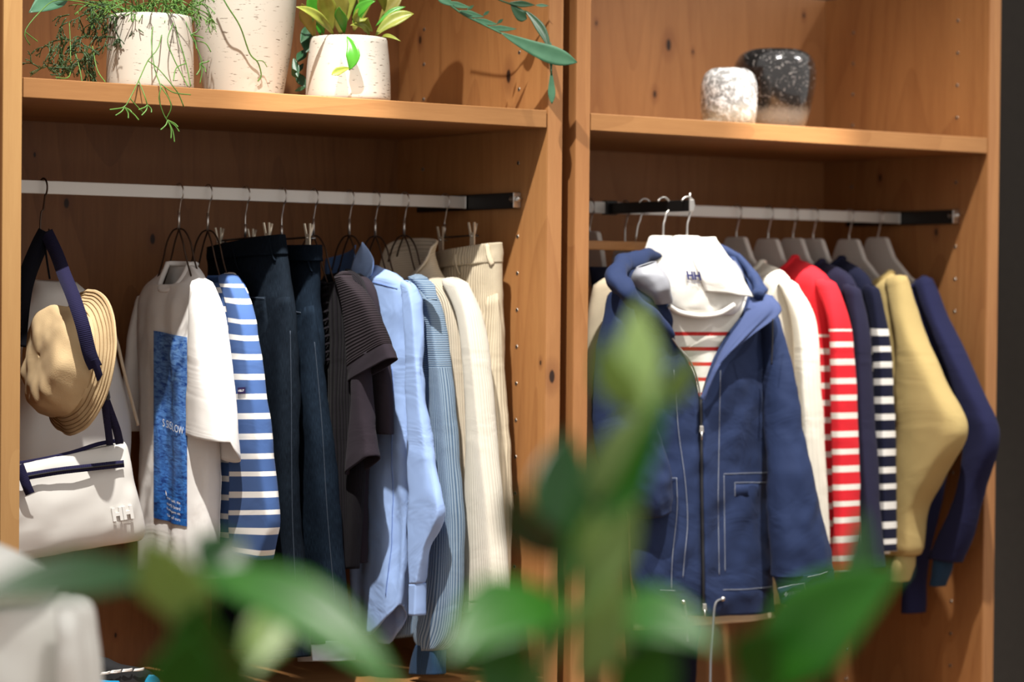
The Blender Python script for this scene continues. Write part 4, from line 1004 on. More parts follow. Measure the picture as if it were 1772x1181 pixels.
lettering('chest_lettering', 'HELLY HANSEN', M_navyink, Wt, lambda a, b: spx(hd, 1198+a*24, 488.5-b*3+a*2, .005))
hz = at(1206, 408, 1, .0).z
broad_hanger('broad white hanger at the arm end under the white hooded top', AX, hz, M_softw, 'white hangers on the face-out arm', 1, .012, zr=1.4945)
# second garment on the arm: cream coat
YC = .115
M_coat = fabric('cream_poplin', srgb(224, 208, 180), bump=.04)
Cc = thing('cream_shirt', 'cream overshirt hanging behind the navy jacket, hem and cuff showing', 'shirt', tuple(at(1220, 1090, 1, YC)))
pxl('body', M_coat, Cc, [((1118, 452), (1232, 452), .014), ((1068, 486), (1286, 490), .016), ((1056, 560), (1306, 560), .017), ((1076, 800), (1316, 800), .018), ((1092, 1020), (1330, 1020), .018), ((1096, 1090), (1344, 1070), .02)], YC+.005, amp=.005, seed=130)
pxl('sleeve', M_coat, Cc, [((1026, 500), (1072, 484), .014), ((1014, 560), (1060, 552), .018), ((1008, 640), (1050, 640), .02), ((1004, 780), (1046, 780), .02), ((1006, 900), (1040, 900), .018)], YC+.004, amp=.005, seed=131, rows=44)
pxl('sleeve', M_coat, Cc, [((1296, 520), (1322, 520), .012, 0, 0, .12), ((1312, 640), (1340, 640), .014, 0, 0, .118), ((1330, 860), (1362, 850), .016, 0, 0, .11), ((1350, 1000), (1400, 1000), .022, 0, 0, .06), ((1364, 1074), (1411, 1079), .024, 0, 0, .03)], .03, amp=.004, seed=132, rows=44)
broad_hanger('broad white hanger holding the cream overshirt', AX-.02, at(1146, 408, 1, .07).z, M_softw, 'white hangers on the face-out arm', 1, .072, zr=1.4945, k=.55)
# wooden clamp hanger with dark trousers, third on the arm
M_hwood = wood('hanger_beech', 0, light=(.5, .27, .12), dark=(.38, .19, .08))
yh = .165
ph = at(1080, 418, 1, yh); ph2 = at(1080, 434, 1, yh)
Hh = thing('wooden_trouser_hanger', 'straight wooden clamp hanger on the arm, holding dark trousers', 'hanger', (AX-.04, yh, ph2.z))
box('clamp_bar', (XF+.02, yh-.007, ph2.z), (AX+.10, yh+.007, ph.z), M_hwood, Hh, .003)
hx = at(1105, 420, 1, yh).x
tube('hook', [Vector((AX+(q.y-RY)*1.0-.0, yh, q.z)) if i < 14 else Vector((AX-.008-(i-14)*.006, yh, q.z)) for i, q in enumerate(hook_pts(AX, RY, 1.4945, ph.z, fwd=-1))], .0023, steel, Hh, 8, 40)
for xx in (XF+.085, AX+.06):
    box('clip', (xx-.013, yh-.012, ph2.z-.055), (xx+.013, yh-.006, ph2.z-.006), plain('dull_clip', (.3, .27, .23), .45, .8), Hh, .002)
M_dark = fabric('black_navy_twill', srgb(22, 24, 40))
Tr = thing('trousers', 'black-navy trousers hanging under the navy jacket', 'trousers', tuple(at(1140, 1300, 1, yh+.03)))
pxl('hips', M_dark, Tr, [((1020, 462), (1250, 462), .015), ((1030, 560), (1250, 560), .02), ((1045, 700), (1240, 700), .022), ((1060, 850), (1230, 850), .022)], yh+.022, amp=.006, seed=140, rows=30)
pxl('leg', M_dark, Tr, [((1066, 800), (1160, 800), .02), ((1076, 1000), (1165, 1000), .022), ((1086, 1200), (1170, 1200), .022), ((1088, 1255), (1170, 1255), .022)], yh+.022, amp=.006, seed=141, rows=40)
pxl('leg', M_dark, Tr, [((1150, 800), (1230, 800), .02), ((1142, 1000), (1215, 1000), .022), ((1140, 1200), (1200, 1200), .022), ((1140, 1255), (1200, 1255), .022)], yh+.022, amp=.006, seed=142, rows=40)

# ------------------------------------------------------------------ the shelves: pots, plants and vases
def px_size(p): return FPX/((Vector(p)-CAM).dot(FW))
pm, nt, b = nodes('pitted_plaster')
tc = N(nt, 'ShaderNodeTexCoord'); mp = N(nt, 'ShaderNodeMapping'); mp.inputs['Scale'].default_value = (55, 55, 330); L(nt, tc.outputs['Object'], mp.inputs[0])
n1 = N(nt, 'ShaderNodeTexNoise', i_Scale=1.0, i_Detail=3.0, i_Roughness=.6); L(nt, mp.outputs[0], n1.inputs['Vector'])
n2 = N(nt, 'ShaderNodeTexNoise', i_Scale=9.0, i_Detail=2.0); L(nt, tc.outputs['Object'], n2.inputs['Vector'])
pit = N(nt, 'ShaderNodeMapRange', i_1=.635, i_2=.675); L(nt, math_(nt, 'ADD', n1.outputs['Fac'], math_(nt, 'MULTIPLY', math_(nt, 'SUBTRACT', n2.outputs['Fac'], .5), .12)), pit.inputs[0])
L(nt, mixc(nt, pit.outputs[0], (.50, .455, .39), (.12, .08, .05)), b.inputs['Base Color']); b.inputs['Roughness'].default_value = .85
bp = N(nt, 'ShaderNodeBump', i_Strength=.6, i_Distance=.002, invert=True); L(nt, pit.outputs[0], bp.inputs['Height']); L(nt, bp.outputs[0], b.inputs['Normal'])
M_pot = pm; M_soil = plain('soil', (.02, .013, .009), .95, noise_amt=.5)
def pot(parent, uc, y, wt_px, wb_px, vtop, bulge=0.):
    """round planter whose rim and foot match pixel widths at depth y; returns centre and rim"""
    c = at(uc, 100, 1, y); k = px_size(c); rt, rb = wt_px/2/k, wb_px/2/k
    z1 = at(uc, vtop, 1, y).z; z0 = ZSH+.0005; H = z1-z0
    prof = [(.001, 0), (rb*.93, 0), (rb*.985, .003), (rb, .01)]+[(rb+(rt-rb)*i/12+bulge*math.sin(PI*i/12), .01+(H-.016)*i/12) for i in range(1, 12)]+[(rt, H-.005), (rt-.002, H-.001), (rt-.006, H), (rt-.009, H-.003), (rt-.011, H-.03), (.001, H-.032)]
    V, F = lathe_geo(prof, 56, (c.x, y, z0))
    mesh('pot', V, F, M_pot, parent)
    V, F = lathe_geo([(.001, H-.022), (rt-.0105, H-.022)], 32, (c.x, y, z0)); mesh('soil', V, F, M_soil, parent)
    return Vector((c.x, y, z0)), rt, H
def leaf_geo(base, tip, width, bend=(0, 0, 0), normal=None, n=14, m=6, fold=.25, shape=.45, wave=0., seed=0, blunt=False):
    """one leaf blade: midrib from base to tip, bent, folded along the rib"""
    B, Tp, bd = Vector(base), Vector(tip), Vector(bend); V, F = [], []
    nor = Vector(normal) if normal is not None else -FW
    for i in range(n+1):
        t = i/n; p = B.lerp(Tp, t)+bd*(4*t*(1-t)); q = B.lerp(Tp, min(1, t+.02))+bd*(4*min(1, t+.02)*(1-min(1, t+.02)))
        r = B.lerp(Tp, max(0, t-.02))+bd*(4*max(0, t-.02)*(1-max(0, t-.02)))
        d = (q-r).normalized(); s = d.cross(nor)
        s = s.normalized() if s.length > 1e-5 else d.orthogonal().normalized(); nn = s.cross(d)
        e = shape
        wd = width/2*max((t/e)**.7 if t < e else (max(0, 1-((t-e)/(1-e))**(2.6 if blunt else 1.7))), .035)
        for j in range(m+1):
            c = j/m*2-1
            V.append(p+s*c*wd+nn*(abs(c)*fold*wd+wave*width*math.sin(t*9+c*2+seed)))
    for i in range(n):
        for j in range(m):
            a = i*(m+1)+j; F.append((a, a+m+1, a+m+2, a+1))
    return V, F
def leaf(parent, mat, *a, name='leaf', sol=.0006, **k):
    V, F = leaf_geo(*a, **k); return mesh(name, V, F, mat, parent, sol=sol)

# 1: rhipsalis in the near pot
P1 = thing('potted_trailing_plant', 'thin-stemmed trailing green plant in a small plaster pot', 'potted plant', tuple(at(262, 100, 1, .15).xy)+(ZSH,))
c1, r1, h1 = pot(P1, 260, .15, 143, 151, 28, .001)
M_rh = leafmat('rhipsalis_green', srgb(44, 84, 34), srgb(112, 158, 66), .5, .15)
M_rhd = leafmat('rhipsalis_dark', srgb(24, 42, 22), srgb(58, 88, 40), .5, .1)
rnd = random.Random(11)
def branch(G, p, d, ln, r, depth, droop=.0, spread=.75):
    """recursive thin stem that forks at its end"""
    P = [p]; q = Vector(p); dd = Vector(d).normalized()
    k = 4
    for i in range(k):
        dd = (dd+Vector((rnd.uniform(-.25, .25), rnd.uniform(-.25, .25), rnd.uniform(-.2, .2)-droop))).normalized(); q = q+dd*ln/k
        if q.y > .56: q.y = .56
        if 0 < q.y and q.z < ZSH+.004 and q.y > .0: q.z = ZSH+.004
        P.append(q.copy())
    G.append(tube_geo(P, r, 5, True))
    if depth > 0:
        for _ in range(rnd.choice((2, 3))):
            nd = (dd+Vector((rnd.uniform(-1, 1), rnd.uniform(-1, 1), rnd.uniform(-1, .7)))*spread).normalized()
            branch(G, q, nd, ln*rnd.uniform(.5, .8), r*.85, depth-1, droop, spread)
def clump(name, mat, parent, starts, seed):
    rnd.seed(seed); G = []
    for (p, d, ln, r, dp, dr) in starts: branch(G, Vector(p), Vector(d), ln, r, dp, dr)
    V, F = join_geo(G); return tag(mesh(name, V, F, mat, parent), kind='stuff')
top1 = c1+Vector((0, 0, h1-.01))
st = []
rs = random.Random(4)
for _ in range(46):
    a = rs.uniform(0, 2*PI); rr = r1*rs.uniform(.1, .9); st.append((top1+Vector((rr*math.cos(a), rr*math.sin(a), 0)), (.6*math.cos(a), .6*math.sin(a), .9), rs.uniform(.03, .055), .0013, 3, .12))
clump('crown_stems', M_rh, P1, st, 5)
st = []
for u, v, y in ((205, 40, .12), (190, 60, .14), (170, 30, .13), (150, 60, .12), (140, 90, .12), (120, 30, .13), (165, 85, .12), (180, 20, .14), (200, 15, .12), (110, 60, .12), (150, 20, .14), (130, 75, .13), (180, 70, .12)):
    for _ in range(3): st.append((at(u+rs.uniform(-14, 14), v+rs.uniform(-14, 14), 1, y), (rs.uniform(-1, .3), rs.uniform(-.4, .4), rs.uniform(-.9, .3)), rs.uniform(.018, .034), .0014, 3, .1))
for u, v in ((75, 118), (88, 125), (105, 130), (82, 105), (112, 128)):
    for _ in range(3): st.append((at(u+rs.uniform(-8, 8), v+rs.uniform(-8, 4), 1, .08), (rs.uniform(-1, 1), rs.uniform(-.3, .3), rs.uniform(-.2, 1)), .02, .0013, 2, 0))
clump('side_stems', M_rhd, P1, st, 6)
G = []
def stem(pts, r=.00105, y=None):
    G.append(tube_geo([at(q[0], q[1], 1, q[2]) for q in pts], [r*1.1]*len(pts), 5, True, 18))
for pts in ([(205, 30, .1), (160, 8, .1), (100, 0, .1), (70, 20, .09), (43, 55, .08), (52, 78, .08)], [(43, 55, .08), (65, 72, .08)], [(120, 40, .12), (122, 90, .1), (120, 132, .06), (96, 134, .05)],
            [(130, 90, .1), (138, 120, .08), (142, 142, .07)], [(160, 80, .1), (168, 120, .08), (182, 142, .05)],
            [(268, 25, .1), (262, 70, .05), (268, 120, .02), (278, 150, -.02), (275, 170, -.02), (282, 195, -.02), (290, 210, -.02)], [(285, 30, .1), (275, 80, .05), (256, 105, .04), (240, 140, .0), (225, 170, -.02), (215, 185, -.02), (196, 190, -.02)],
            [(256, 105, .04), (275, 120, .0), (300, 150, -.02), (310, 165, -.02), (318, 185, -.02)], [(278, 150, -.02), (292, 170, -.03), (296, 188, -.03), (288, 205, -.02)], [(278, 145, -.02), (300, 160, -.03), (330, 164, -.03)],
            [(240, 140, 0), (250, 165, -.02), (255, 182, -.02)], [(300, 30, .08), (310, 70, .05), (322, 110, .04), (330, 150, .03)], [(320, 35, .08), (335, 70, .06), (350, 110, .05), (346, 145, .05)], [(300, 40, .06), (290, 70, .04), (300, 100, .03), (315, 130, .02), (325, 150, .01)],
            [(335, 70, .06), (355, 75, .05), (365, 90, .05)], [(322, 110, .04), (305, 118, .02), (300, 140, .0)], [(225, 170, -.02), (235, 182, -.02), (248, 195, -.02)]):
    stem(pts)
for (u, v, tips) in ((290, 208, ((278, 225), (296, 240), (302, 246), (310, 228), (308, 220))), (215, 186, ((190, 190), (200, 200), (228, 195), (222, 205), (240, 208))), (330, 60, ((345, 50), (352, 66), (340, 85))), (346, 110, ((362, 105), (356, 125), (340, 130))), (255, 182, ((262, 195), (245, 200), (240, 190)))):
    for tu, tv in tips: stem([(u, v, -.02 if v > 150 else .05), ((u+tu)/2+3, (v+tv)/2, -.022 if v > 150 else .048), (tu, tv, -.025 if v > 150 else .045)], .0013)
V, F = join_geo(G); tag(mesh('trailing_stems', V, F, M_rh, P1), kind='stuff')

# 2: tall plaster planter with a trailing stem
P2 = thing('potted_tall_planter', 'tall tapered plaster planter with one thin stem hanging down', 'potted plant', tuple(at(424, 100, 1, .24).xy)+(ZSH,))
c2, r2, h2 = pot(P2, 422, .24, 182, 136, -22, .004)
tube('hanging_stem', [at(u, v, 1, y) for u, v, y in ((372, -30, .15), (392, 8, .13), (415, 45, .13), (432, 92, .14), (446, 108, .14), (452, 130, .145), (446, 141, .15))], .0016, M_rh, P2, 6, 40)
tube('hanging_stem', [at(u, v, 1, .135) for u, v in ((444, 105), (455, 106), (462, 116))], .001, M_rh, P2, 5, 10)
M_fern = leafmat('blue_green_frond', srgb(44, 88, 66), srgb(92, 142, 108), .45, .2)
M_fernd = leafmat('dark_frond', srgb(28, 62, 40), srgb(50, 92, 58), .4, .2)
for a, t_, w_ in (((45, -20, .2), (125, -8, .16), .07), ((130, -25, .2), (50, 22, .16), .05)): leaf(P2, M_fern, at(*a[:2], 1, a[2]), at(*t_[:2], 1, t_[2]), w_, fold=.15)

# 3: bromeliad-like plant in the squat pot
P3 = thing('potted_leafy_plant', 'yellow-green strap-leaved plant in a squat pitted plaster pot', 'potted plant', tuple(at(604, 100, 1, .13).xy)+(ZSH,))
c3, r3, h3 = pot(P3, 603, .13, 134, 147, 66, .002)
M_l1 = leafmat('leaf_yellow_green', srgb(96, 118, 36), srgb(176, 176, 78), .4, .25, 1)
M_l2 = leafmat('leaf_bright_green', srgb(48, 128, 30), srgb(96, 168, 52), .3, .25)
M_l3 = leafmat('leaf_olive', srgb(104, 100, 36), srgb(150, 140, 62), .45, .2, 1)
for i, (bu, bv, tu, tv, wd, mt, yb, yt, bl, bx) in enumerate((
    (650, 62, 716, 24, 26, 1, .10, .06, True, -4), (578, 62, 512, 12, 18, 1, .10, .06, True, 6), (590, 62, 578, -30, 40, 3, .12, .1, False, 0), (596, 58, 588, 12, 26, 2, .09, .06, False, 0),
    (612, 55, 630, -30, 36, 3, .13, .12, False, 4), (612, 42, 650, 2, 20, 2, .1, .06, False, -6), (645, 55, 618, 22, 26, 1, .09, .05, True, -8), (655, 45, 700, -12, 26, 3, .13, .1, False, 0),
    (650, 46, 702, 12, 12, 2, .11, .08, False, 0), (665, 20, 640, -28, 22, 1, .12, .08, False, 6), (560, 60, 530, 16, 22, 2, .14, .12, False, 6), (545, 66, 522, 6, 30, 3, .15, .12, False, 0),
    (555, 62, 540, -25, 34, 2, .16, .15, False, 0), (660, 66, 694, 72, 8, 1, .1, .05, False, -6), (640, 62, 606, 44, 14, 1, .09, .07, False, 4), (575, 55, 552, -20, 34, 1, .11, .08, False, 3), (600, 40, 606, -40, 30, 1, .13, .12, False, 0), (625, 40, 640, -30, 26, 2, .12, .1, False, 0))):
    B = at(bu, bv, 1, yb); Tq = at(tu, tv, 1, yt)
    leaf(P3, (M_l1, M_l1, M_l2, M_l3)[mt], B, Tq, wd/px_size(B), bend=RT*(bx/880.)+UP*.008, fold=.3, blunt=bl, shape=.5, seed=i, normal=(-FW+UP*.3+RT*random.uniform(-.4, .4)))
B = at(600, 63, 1, .045); Mi = at(612, 88, 1, .028)
leaf(P3, M_l2, B, at(604, 122, 1, .028), 26/880, bend=RT*.011-FW*.008, fold=.25, shape=.55)
leaf(P3, M_l1, at(606, 118, 1, .028), at(574, 130, 1, .02), 15/880, bend=UP*.003, fold=.3, shape=.7, blunt=True)
for bu, bv, tu, tv, w_, y in ((540, 40, 520, 75, 20, .17), (535, 55, 530, 92, 26, .18), (524, 88, 513, 105, 12, .17), (508, 100, 516, 135, 14, .17), (512, 125, 530, 152, 18, .2), (530, 85, 515, 108, 16, .19), (514, 135, 505, 118, 12, .17), (525, 110, 512, 128, 10, .2), (510, 158, 530, 150, 8, .18)):
    leaf(P3, M_fernd, at(bu, bv, 1, y), at(tu, tv, 1, y-.02), w_/850, fold=.2)

# 4: frond reaching across the cabinet side: fed from a planter standing behind, above the picture
P4 = thing('hanging_fishbone_fern', 'long blue-green toothed fronds drooping in front of the oak cabinet side', 'fern', tuple(at(700, -60, 1, .16)))
PF = [(735, -25, .12), (770, 2, .06), (800, 24, .04), (835, 42, .02), (868, 58, .0)]
tube('frond_rib', [at(*q[:2], 1, q[2]) for q in [(700, -60, .16)]+PF], .0022, M_fern, P4, 6, 30)
for bu, bv, tu, tv, w_ in ((752, -14, 786, 10, 17), (772, 2, 815, 13, 11), (795, 18, 838, 29, 12), (820, 32, 862, 42, 11), (845, 46, 894, 50, 11)):
    leaf(P4, M_fern, at(bu, bv, 1, .04), at(tu, tv, 1, .02), w_/820, fold=.15, shape=.4, bend=UP*-.002)
for bu, bv, tu, tv, w_ in ((808, 18, 820, 9, 6), (836, 27, 847, 19, 6), (860, 41, 871, 33, 6)):
    leaf(P4, M_fernd, at(bu, bv, 1, .05), at(tu, tv, 1, .05), w_/820, fold=.15)
leaf(P4, M_fern, at(866, 56, 1, .0), at(999, 108, 1, -.09), 32/820, bend=UP*-.006, fold=.12, shape=.62, blunt=True, n=20)
tube('frond_rib', [at(*q[:2], 1, q[2]) for q in ((780, -60, .16), (850, -8, .06), (885, 8, .03), (910, 22, .01), (935, 45, -.02), (948, 72, -.04), (953, 105, -.05), (954, 130, -.05))], .002, M_fernd, P4, 6, 40)
leaf(P4, M_fernd, at(880, 5, 1, .03), at(926, 9, 1, .0), 12/820, fold=.2); leaf(P4, M_fern, at(926, 9, 1, .0), at(950, 10, 1, -.02), 6/820, fold=.2)
leaf(P4, M_fernd, at(884, 8, 1, .03), at(912, 32, 1, .01), 20/820, fold=.2, shape=.6, bend=UP*-.006, blunt=True)
leaf(P4, M_fernd, at(908, 18, 1, .01), at(953, 92, 1, -.05), 17/820, fold=.2, bend=RT*.007+UP*.006)
leaf(P4, M_fern, at(954, 122, 1, -.05), at(955, 180, 1, -.05), 13/820, fold=.2, shape=.6, blunt=True)
leaf(P4, M_fern, at(953, 72, 1, -.05), at(954, 126, 1, -.055), 7/820, fold=.3)
V, F = lathe_geo([(.001, 0), (.05, 0), (.055, .01), (.06, .1), (.055, .1), (.05, .02), (.001, .02)], 32, tuple(at(716, -60, 1, .2)-Vector((0, 0, .06))))
mesh('pot', V, F, M_pot, P4)
tube('pot_hanger', [at(716, -60, 1, .2), at(716, -60, 1, .2)+Vector((0, 0, .3))], .002, wire_m, P4, 6)

# vases
def vase(label, uc, y, v_top, prof_px, mat, tilt=0.):
    c = at(uc, 200, 1, y); k = px_size(c); g = thing('glass_vase', label, 'vase', (c.x, y, ZSH))
    z1 = at(uc, v_top, 1, y).z; H = z1-ZSH-.0006
    out = [(q[0]/k, q[1]*H) for q in prof_px]; out = dens(out, 40)
    inn = [(max(.001, r-.011), max(z, .018)) for r, z in reversed(out)]
    V, F = lathe_geo([(.001, .0)]+out+inn, 64, (c.x, y, ZSH+.0006)); mesh('body', V, F, mat, g)
    return g
def glass(name, c1, c2, clear, z0, z1, scale, bump):
    m, nt, b = nodes(name); tc = N(nt, 'ShaderNodeNewGeometry'); tc2 = N(nt, 'ShaderNodeTexCoord')
    n = N(nt, 'ShaderNodeTexNoise', i_Scale=scale, i_Detail=3.0, i_Roughness=.7); L(nt, tc.outputs['Position'], n.inputs['Vector'])
    sp = N(nt, 'ShaderNodeSeparateXYZ'); L(nt, tc.outputs['Position'], sp.inputs[0])
    rp = N(nt, 'ShaderNodeMapRange', i_1=.60 if c1[0] < .1 else .44, i_2=.68 if c1[0] < .1 else .6); L(nt, n.outputs['Fac'], rp.inputs[0])
    c = mixc(nt, rp.outputs[0], c1, c2)
    hz = N(nt, 'ShaderNodeMapRange', i_1=z0, i_2=z1); L(nt, math_(nt, 'ADD', sp.outputs[2], math_(nt, 'MULTIPLY', math_(nt, 'SUBTRACT', n.outputs['Fac'], .5), .05)), hz.inputs[0])
    L(nt, mixc(nt, hz.outputs[0], clear, c), b.inputs['Base Color'])
    tr = N(nt, 'ShaderNodeMapRange', i_1=0., i_2=1., i_3=.85, i_4=.08); L(nt, hz.outputs[0], tr.inputs[0]); L(nt, tr.outputs[0], b.inputs['Transmission Weight'])
    b.inputs['Roughness'].default_value = .08; b.inputs['IOR'].default_value = 1.45; b.inputs['Coat Weight'].default_value = 1.; b.inputs['Coat Roughness'].default_value = .03
    bp = N(nt, 'ShaderNodeBump', i_Strength=bump, i_Distance=.004); L(nt, n.outputs['Fac'], bp.inputs['Height']); L(nt, bp.outputs[0], b.inputs['Normal'])
    return m
vase('large black speckled glass vase with a clear foot', 1340, .26, 87, [(40, 0), (50, .04), (60, .22), (68, .45), (72, .68), (70, .82), (62, .93), (50, .985), (42, 1.0), (36, .99)], glass('black_glass', (.012, .011, .011), (.42, .38, .36), (.85, .78, .68), ZSH+.02, ZSH+.065, 150., .15))
vase('small clear bubbled glass vase with silvery flecks', 1261, .13, 119, [(42, 0), (46, .05), (49, .25), (50, .5), (49, .72), (43, .9), (33, .985), (26, 1.0), (22, .99)], glass('clear_glass', (.26, .255, .25), (.78, .77, .76), (.85, .76, .58), ZSH+.0, ZSH+.05, 70., .8))

# foliage of the tall planter, mostly above the picture
rf = random.Random(21)
M_big = leafmat('planter_leaf', srgb(40, 84, 44), srgb(84, 132, 66), .4, .2)
for i in range(26):
    a = rf.uniform(-.5, 1.0); ln = rf.uniform(.18, .42); h = rf.uniform(.1, .34)
    B = c2+Vector((rf.uniform(-.03, .03), rf.uniform(-.03, .03), h2)); Tq = B+Vector((a*ln*1.15, rf.uniform(-.15, .25)*ln, h))
    if Tq.y > .55: Tq.y = .55
    leaf(P2, M_big, B, Tq, rf.uniform(.03, .055), bend=Vector((0, 0, .06)), fold=.2, normal=Vector((-.2, -.5, .9)), shape=.6, n=10, m=4)

# ------------------------------------------------------------------ a shoe on the cabinet base
M_black = plain('black_suede', (.008, .008, .010), .8, noise_amt=.2)
M_cyan = plain('cyan_rubber', srgb(40, 165, 215), .4)
M_shoewhite = plain('white_leather', (.8, .79, .77), .5)
yq = .16
sh = thing('trainer_shoe', 'black trainer with white dashes and cyan details on the cabinet base', 'shoe', (at(200, 1170, 1, yq).x, yq, .456))
pxl('upper', M_black, sh, [((146, 1132), (190, 1140), .02), ((136, 1146), (216, 1150), .034), ((130, 1162), (262, 1160), .04), ((128, 1182), (276, 1180), .044), ((128, 1204), (282, 1200), .046)], yq, amp=.001, seed=150, crump=.001, rows=24, power=.75)
pxl('sole', M_cyan, sh, [((124, 1195), (284, 1195), .047), ((124, 1205), (286, 1206), .049), ((126, 1210), (282, 1209), .046)], yq, amp=0, seed=151, crump=0, rows=8, power=.7)
for i, (u, v) in enumerate(((184, 1166), (202, 1163), (222, 1161), (242, 1160))):
    px_sheet('white_dash', M_shoewhite, sh, [(u-9, v-2), (u-12, v+3)], [(u+8, v-4), (u+7, v+1)], 1, yq-.048, .003, n=4, m=3, seed=i)
px_sheet('toe_patch', M_cyan, sh, [(258, 1168), (252, 1176), (248, 1190)], [(266, 1168), (276, 1176), (280, 1190)], 1, yq-.044, .006, n=6, m=6)
px_sheet('side_patch', M_cyan, sh, [(168, 1177), (168, 1192)], [(206, 1179), (214, 1192)], 1, yq-.05, .004, n=6, m=6)

# ------------------------------------------------------------------ white bag on a plinth, in front of the cabinets
def cam_loft(name, mat, parent, st, d, seed, amp=.006, crump=.004, rows=40, n=56, power=.8, sol=.003):
    """cloth form facing the viewpoint: stations (left px, right px, half thickness) at distance d"""
    rnd_ = random.Random(seed); S = []
    for q in st:
        a = deep(*q[0], d); b = deep(*q[1], d); S.append((*((a+b)/2), *((b-a)/2), q[2]))
    V, F, UV = [], [], []
    for i in range(rows+1):
        s = cr(S, i/rows*(len(S)-1)); c = Vector(s[:3]); h = Vector(s[3:6])
        for j in range(n):
            th = 2*PI*j/n-PI/2; C, Sn = math.cos(th), math.sin(th); Cp = math.copysign(abs(C)**power, C); Sp = math.copysign(abs(Sn)**power, Sn)
            f = amp*math.sin(Cp*h.length*55+seed+noise.noise(Vector((i/rows*3, 0, seed)))*2)+crump*noise.noise(Vector((Cp*h.length*20, i/rows*5, seed)))
            V.append(c+h*Cp-FW*(s[6]*Sp+f*(1 if Sn > 0 else -1))); UV.append((j/n*.6, i/rows*.5))
    for i in range(rows):
        for j in range(n): F.append((i*n+j, i*n+(j+1) % n, (i+1)*n+(j+1) % n, (i+1)*n+j))
    return mesh(name, V, F, mat, parent, uv=UV, sol=sol)
DB = 3.15
M_wb = plain('soft_white_canvas', (.74, .74, .70), .8, noise_amt=.03)
pb = deep(-60, 1420, DB)
plz = pb.z
Wb = thing('canvas_bag', 'soft white bag with a folded flap in front of the cabinets', 'bag', tuple(pb))
cam_loft('body', M_wb, Wb, [((-290, 1030), (120, 1030), .02), ((-300, 1048), (158, 1046), .07), ((-305, 1110), (170, 1110), .09), ((-305, 1200), (178, 1200), .1), ((-300, 1320), (182, 1320), .1), ((-290, 1420), (176, 1420), .09)], DB, 3, .006, .008)
cam_loft('flap', M_wb, Wb, [((-260, 925), (-60, 918), .02), ((-280, 950), (30, 958), .07), ((-290, 985), (98, 996), .09), ((-290, 1015), (106, 1016), .09), ((-285, 1045), (80, 1045), .06)], DB-.03, 5, .004, .01)
cam_loft('side_fold', M_wb, Wb, [((96, 1052), (130, 1050), .01), ((100, 1100), (142, 1100), .03), ((100, 1200), (150, 1200), .035), ((100, 1400), (150, 1400), .03)], DB-.09, 6, .0, .003)
px0 = Vector((pb.x-.02, pb.y+.0, 0))
pl = thing('display_plinth', 'pale square display plinth under the white bag', 'plinth', tuple(px0))
box('body', (px0.x-.24, px0.y-.2, .05), (px0.x+.24, px0.y+.2, plz-.025), plain('plinth_paint', (.6, .58, .54), .6), pl, .004)
box('top_board', (px0.x-.25, px0.y-.21, plz-.025), (px0.x+.25, px0.y+.21, plz-.006), W_shelf, pl, .003)
box('foot', (px0.x-.2, px0.y-.16, 0), (px0.x+.2, px0.y+.16, .05), black_m, pl, .002)

# ------------------------------------------------------------------ foreground plant, close to the viewpoint
KD = .95
PZ = deep(930, 1181, 1.9*KD)
FP = thing('tall_foreground_plant', 'tall glossy green plant close in front, its leaves out of focus', 'potted plant', (PZ.x, PZ.y, 0))
V, F = lathe_geo([(.001, 0), (.13, 0), (.14, .01), (.17, .3), (.172, .31), (.16, .31), (.155, .29), (.001, .28)], 48, (PZ.x, PZ.y, 0)); mesh('pot', V, F, M_pot, FP)
V, F = lathe_geo([(.001, .285), (.156, .285)], 32, (PZ.x, PZ.y, 0)); mesh('soil', V, F, M_soil, FP)
M_g1 = leafmat('glossy_leaf', srgb(22, 84, 14), srgb(60, 120, 34), .36, .3)
M_g2 = leafmat('glossy_leaf_pale', srgb(108, 140, 72), srgb(160, 182, 116), .36, .35)  # paler, greyer green for some leaves of the same plant
M_g3 = leafmat('glossy_leaf_dark', srgb(6, 44, 6), srgb(16, 66, 12), .34, .15)
M_stem = plain('green_stem', srgb(70, 110, 40), .5)
def fstem(pts, r):
    P = [deep(u, v, d*KD) for u, v, d in pts]
    P = [Vector((PZ.x+rf.uniform(-.05, .05), PZ.y+rf.uniform(-.05, .05), .28)), (P[0]*.55+Vector((PZ.x, PZ.y, .45))*.45)]+P
    tube('stem', P, [r*1.3, r*1.2]+[r]*(len(pts)), M_stem, FP, 8, 40)
fstem([(935, 1200, 1.9), (965, 1020, 1.88), (1020, 860, 1.87), (1080, 770, 1.86), (1125, 700, 1.86)], .0055)
fstem([(420, 1260, 1.9), (360, 1110, 1.88), (320, 1010, 1.87)], .006)
fstem([(1260, 1270, 1.95), (1330, 1130, 1.94), (1400, 1080, 1.93)], .005)
fstem([(900, 1260, 1.8), (960, 1120, 1.8), (1000, 1050, 1.8)], .005)
M = {1: M_g1, 2: M_g2, 3: M_g3}
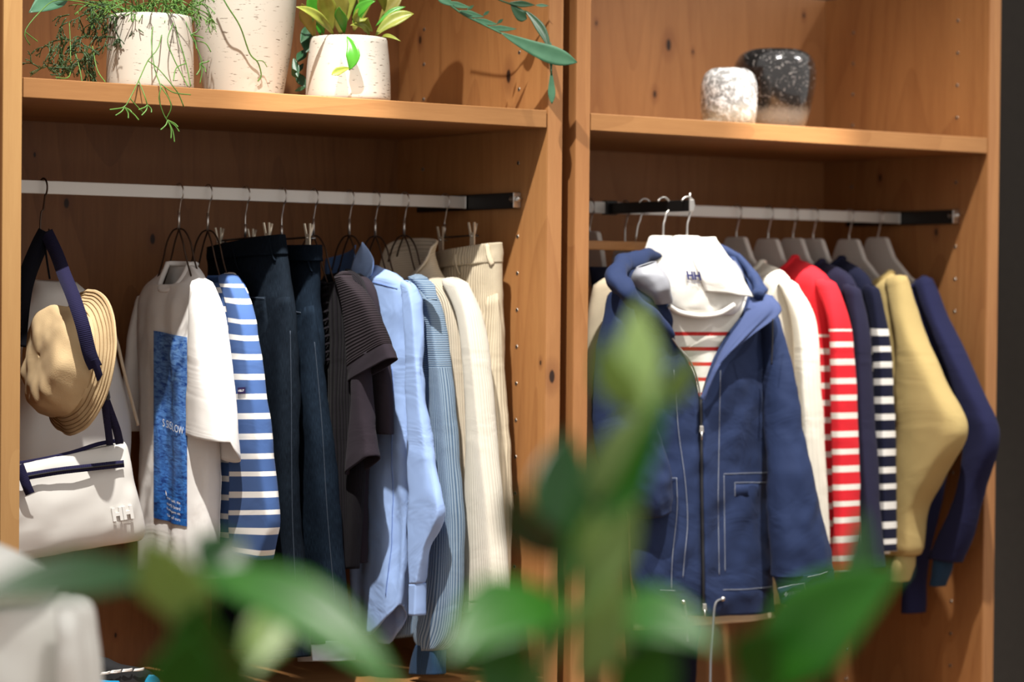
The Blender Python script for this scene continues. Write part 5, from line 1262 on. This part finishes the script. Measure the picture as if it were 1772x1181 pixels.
for i, (bu, bv, tu, tv, w_, d0, d1, mt, bx, by, nx, ny) in enumerate((
    (300, 1005, -70, 1050, 84, 1.88, 1.78, 3, 0, 24, .1, .8), (330, 1110, 238, 930, 120, 1.88, 1.82, 2, 20, 10, -.4, .2), (330, 1000, 700, 1215, 104, 1.86, 1.8, 1, 10, 52, .5, .7),
    (360, 1010, 420, 930, 100, 1.87, 1.9, 3, -10, 0, .3, .3), (420, 1215, 350, 1040, 130, 1.9, 1.84, 1, -20, 0, -.3, .2), (300, 1230, 330, 1090, 110, 1.86, 1.84, 1, 0, 0, .4, .1), (420, 1180, 500, 1040, 70, 1.9, 1.95, 2, 0, 10, .4, .4),
    (990, 985, 985, 745, 118, 1.88, 1.92, 3, -16, 0, .5, .1), (975, 965, 880, 842, 92, 1.88, 1.82, 3, -6, -8, -.6, .4), (950, 1040, 1155, 685, 96, 1.86, 1.82, 1, 8, 6, -.3, .5), (1010, 910, 1130, 700, 60, 1.86, 1.8, 2, -14, 8, -.5, .4),
    (1125, 715, 1108, 520, 66, 1.86, 1.88, 2, -12, 0, .2, .1), (1115, 720, 1046, 580, 62, 1.86, 1.8, 2, -14, -6, -.3, .2), (1130, 710, 1200, 605, 46, 1.86, 1.84, 2, 8, -4, .4, .4),
    (985, 1060, 770, 1150, 130, 1.82, 1.74, 1, 0, 40, .0, .9), (1000, 1060, 1105, 870, 74, 1.82, 1.78, 2, 10, 6, -.3, .4), (1010, 1080, 1250, 1130, 96, 1.8, 1.76, 1, 0, 34, .2, .8), (960, 1120, 900, 1010, 80, 1.8, 1.84, 2, -8, 0, .4, .3),
    (1000, 1180, 1080, 1010, 90, 1.8, 1.76, 2, 10, 0, -.4, .3), (920, 1230, 820, 1090, 110, 1.8, 1.76, 1, -12, 6, .4, .3), (1060, 1240, 1150, 1090, 100, 1.8, 1.78, 1, 10, 0, .3, .3), (1020, 1010, 1030, 880, 50, 1.84, 1.8, 2, 0, 0, -.2, .2),
    (1285, 1215, 1565, 985, 150, 1.95, 1.88, 1, -6, 14, -.1, .7), (1450, 1085, 1490, 880, 62, 1.93, 1.98, 3, 10, 0, .5, .1), (1300, 1200, 1345, 1085, 90, 1.95, 1.9, 1, -6, 0, -.4, .3))):
    d0 *= KD; d1 *= KD; B = deep(bu, bv, d0); Tq = deep(tu, tv, d1); k = FPX/((d0+d1)/2)
    leaf(FP, M[mt], B, Tq, w_*1.22/k, bend=RT*(bx/k)+UP*(by/k), normal=(-FW+RT*nx+UP*ny), fold=.22, shape=.45, n=18, m=8, sol=.0008)
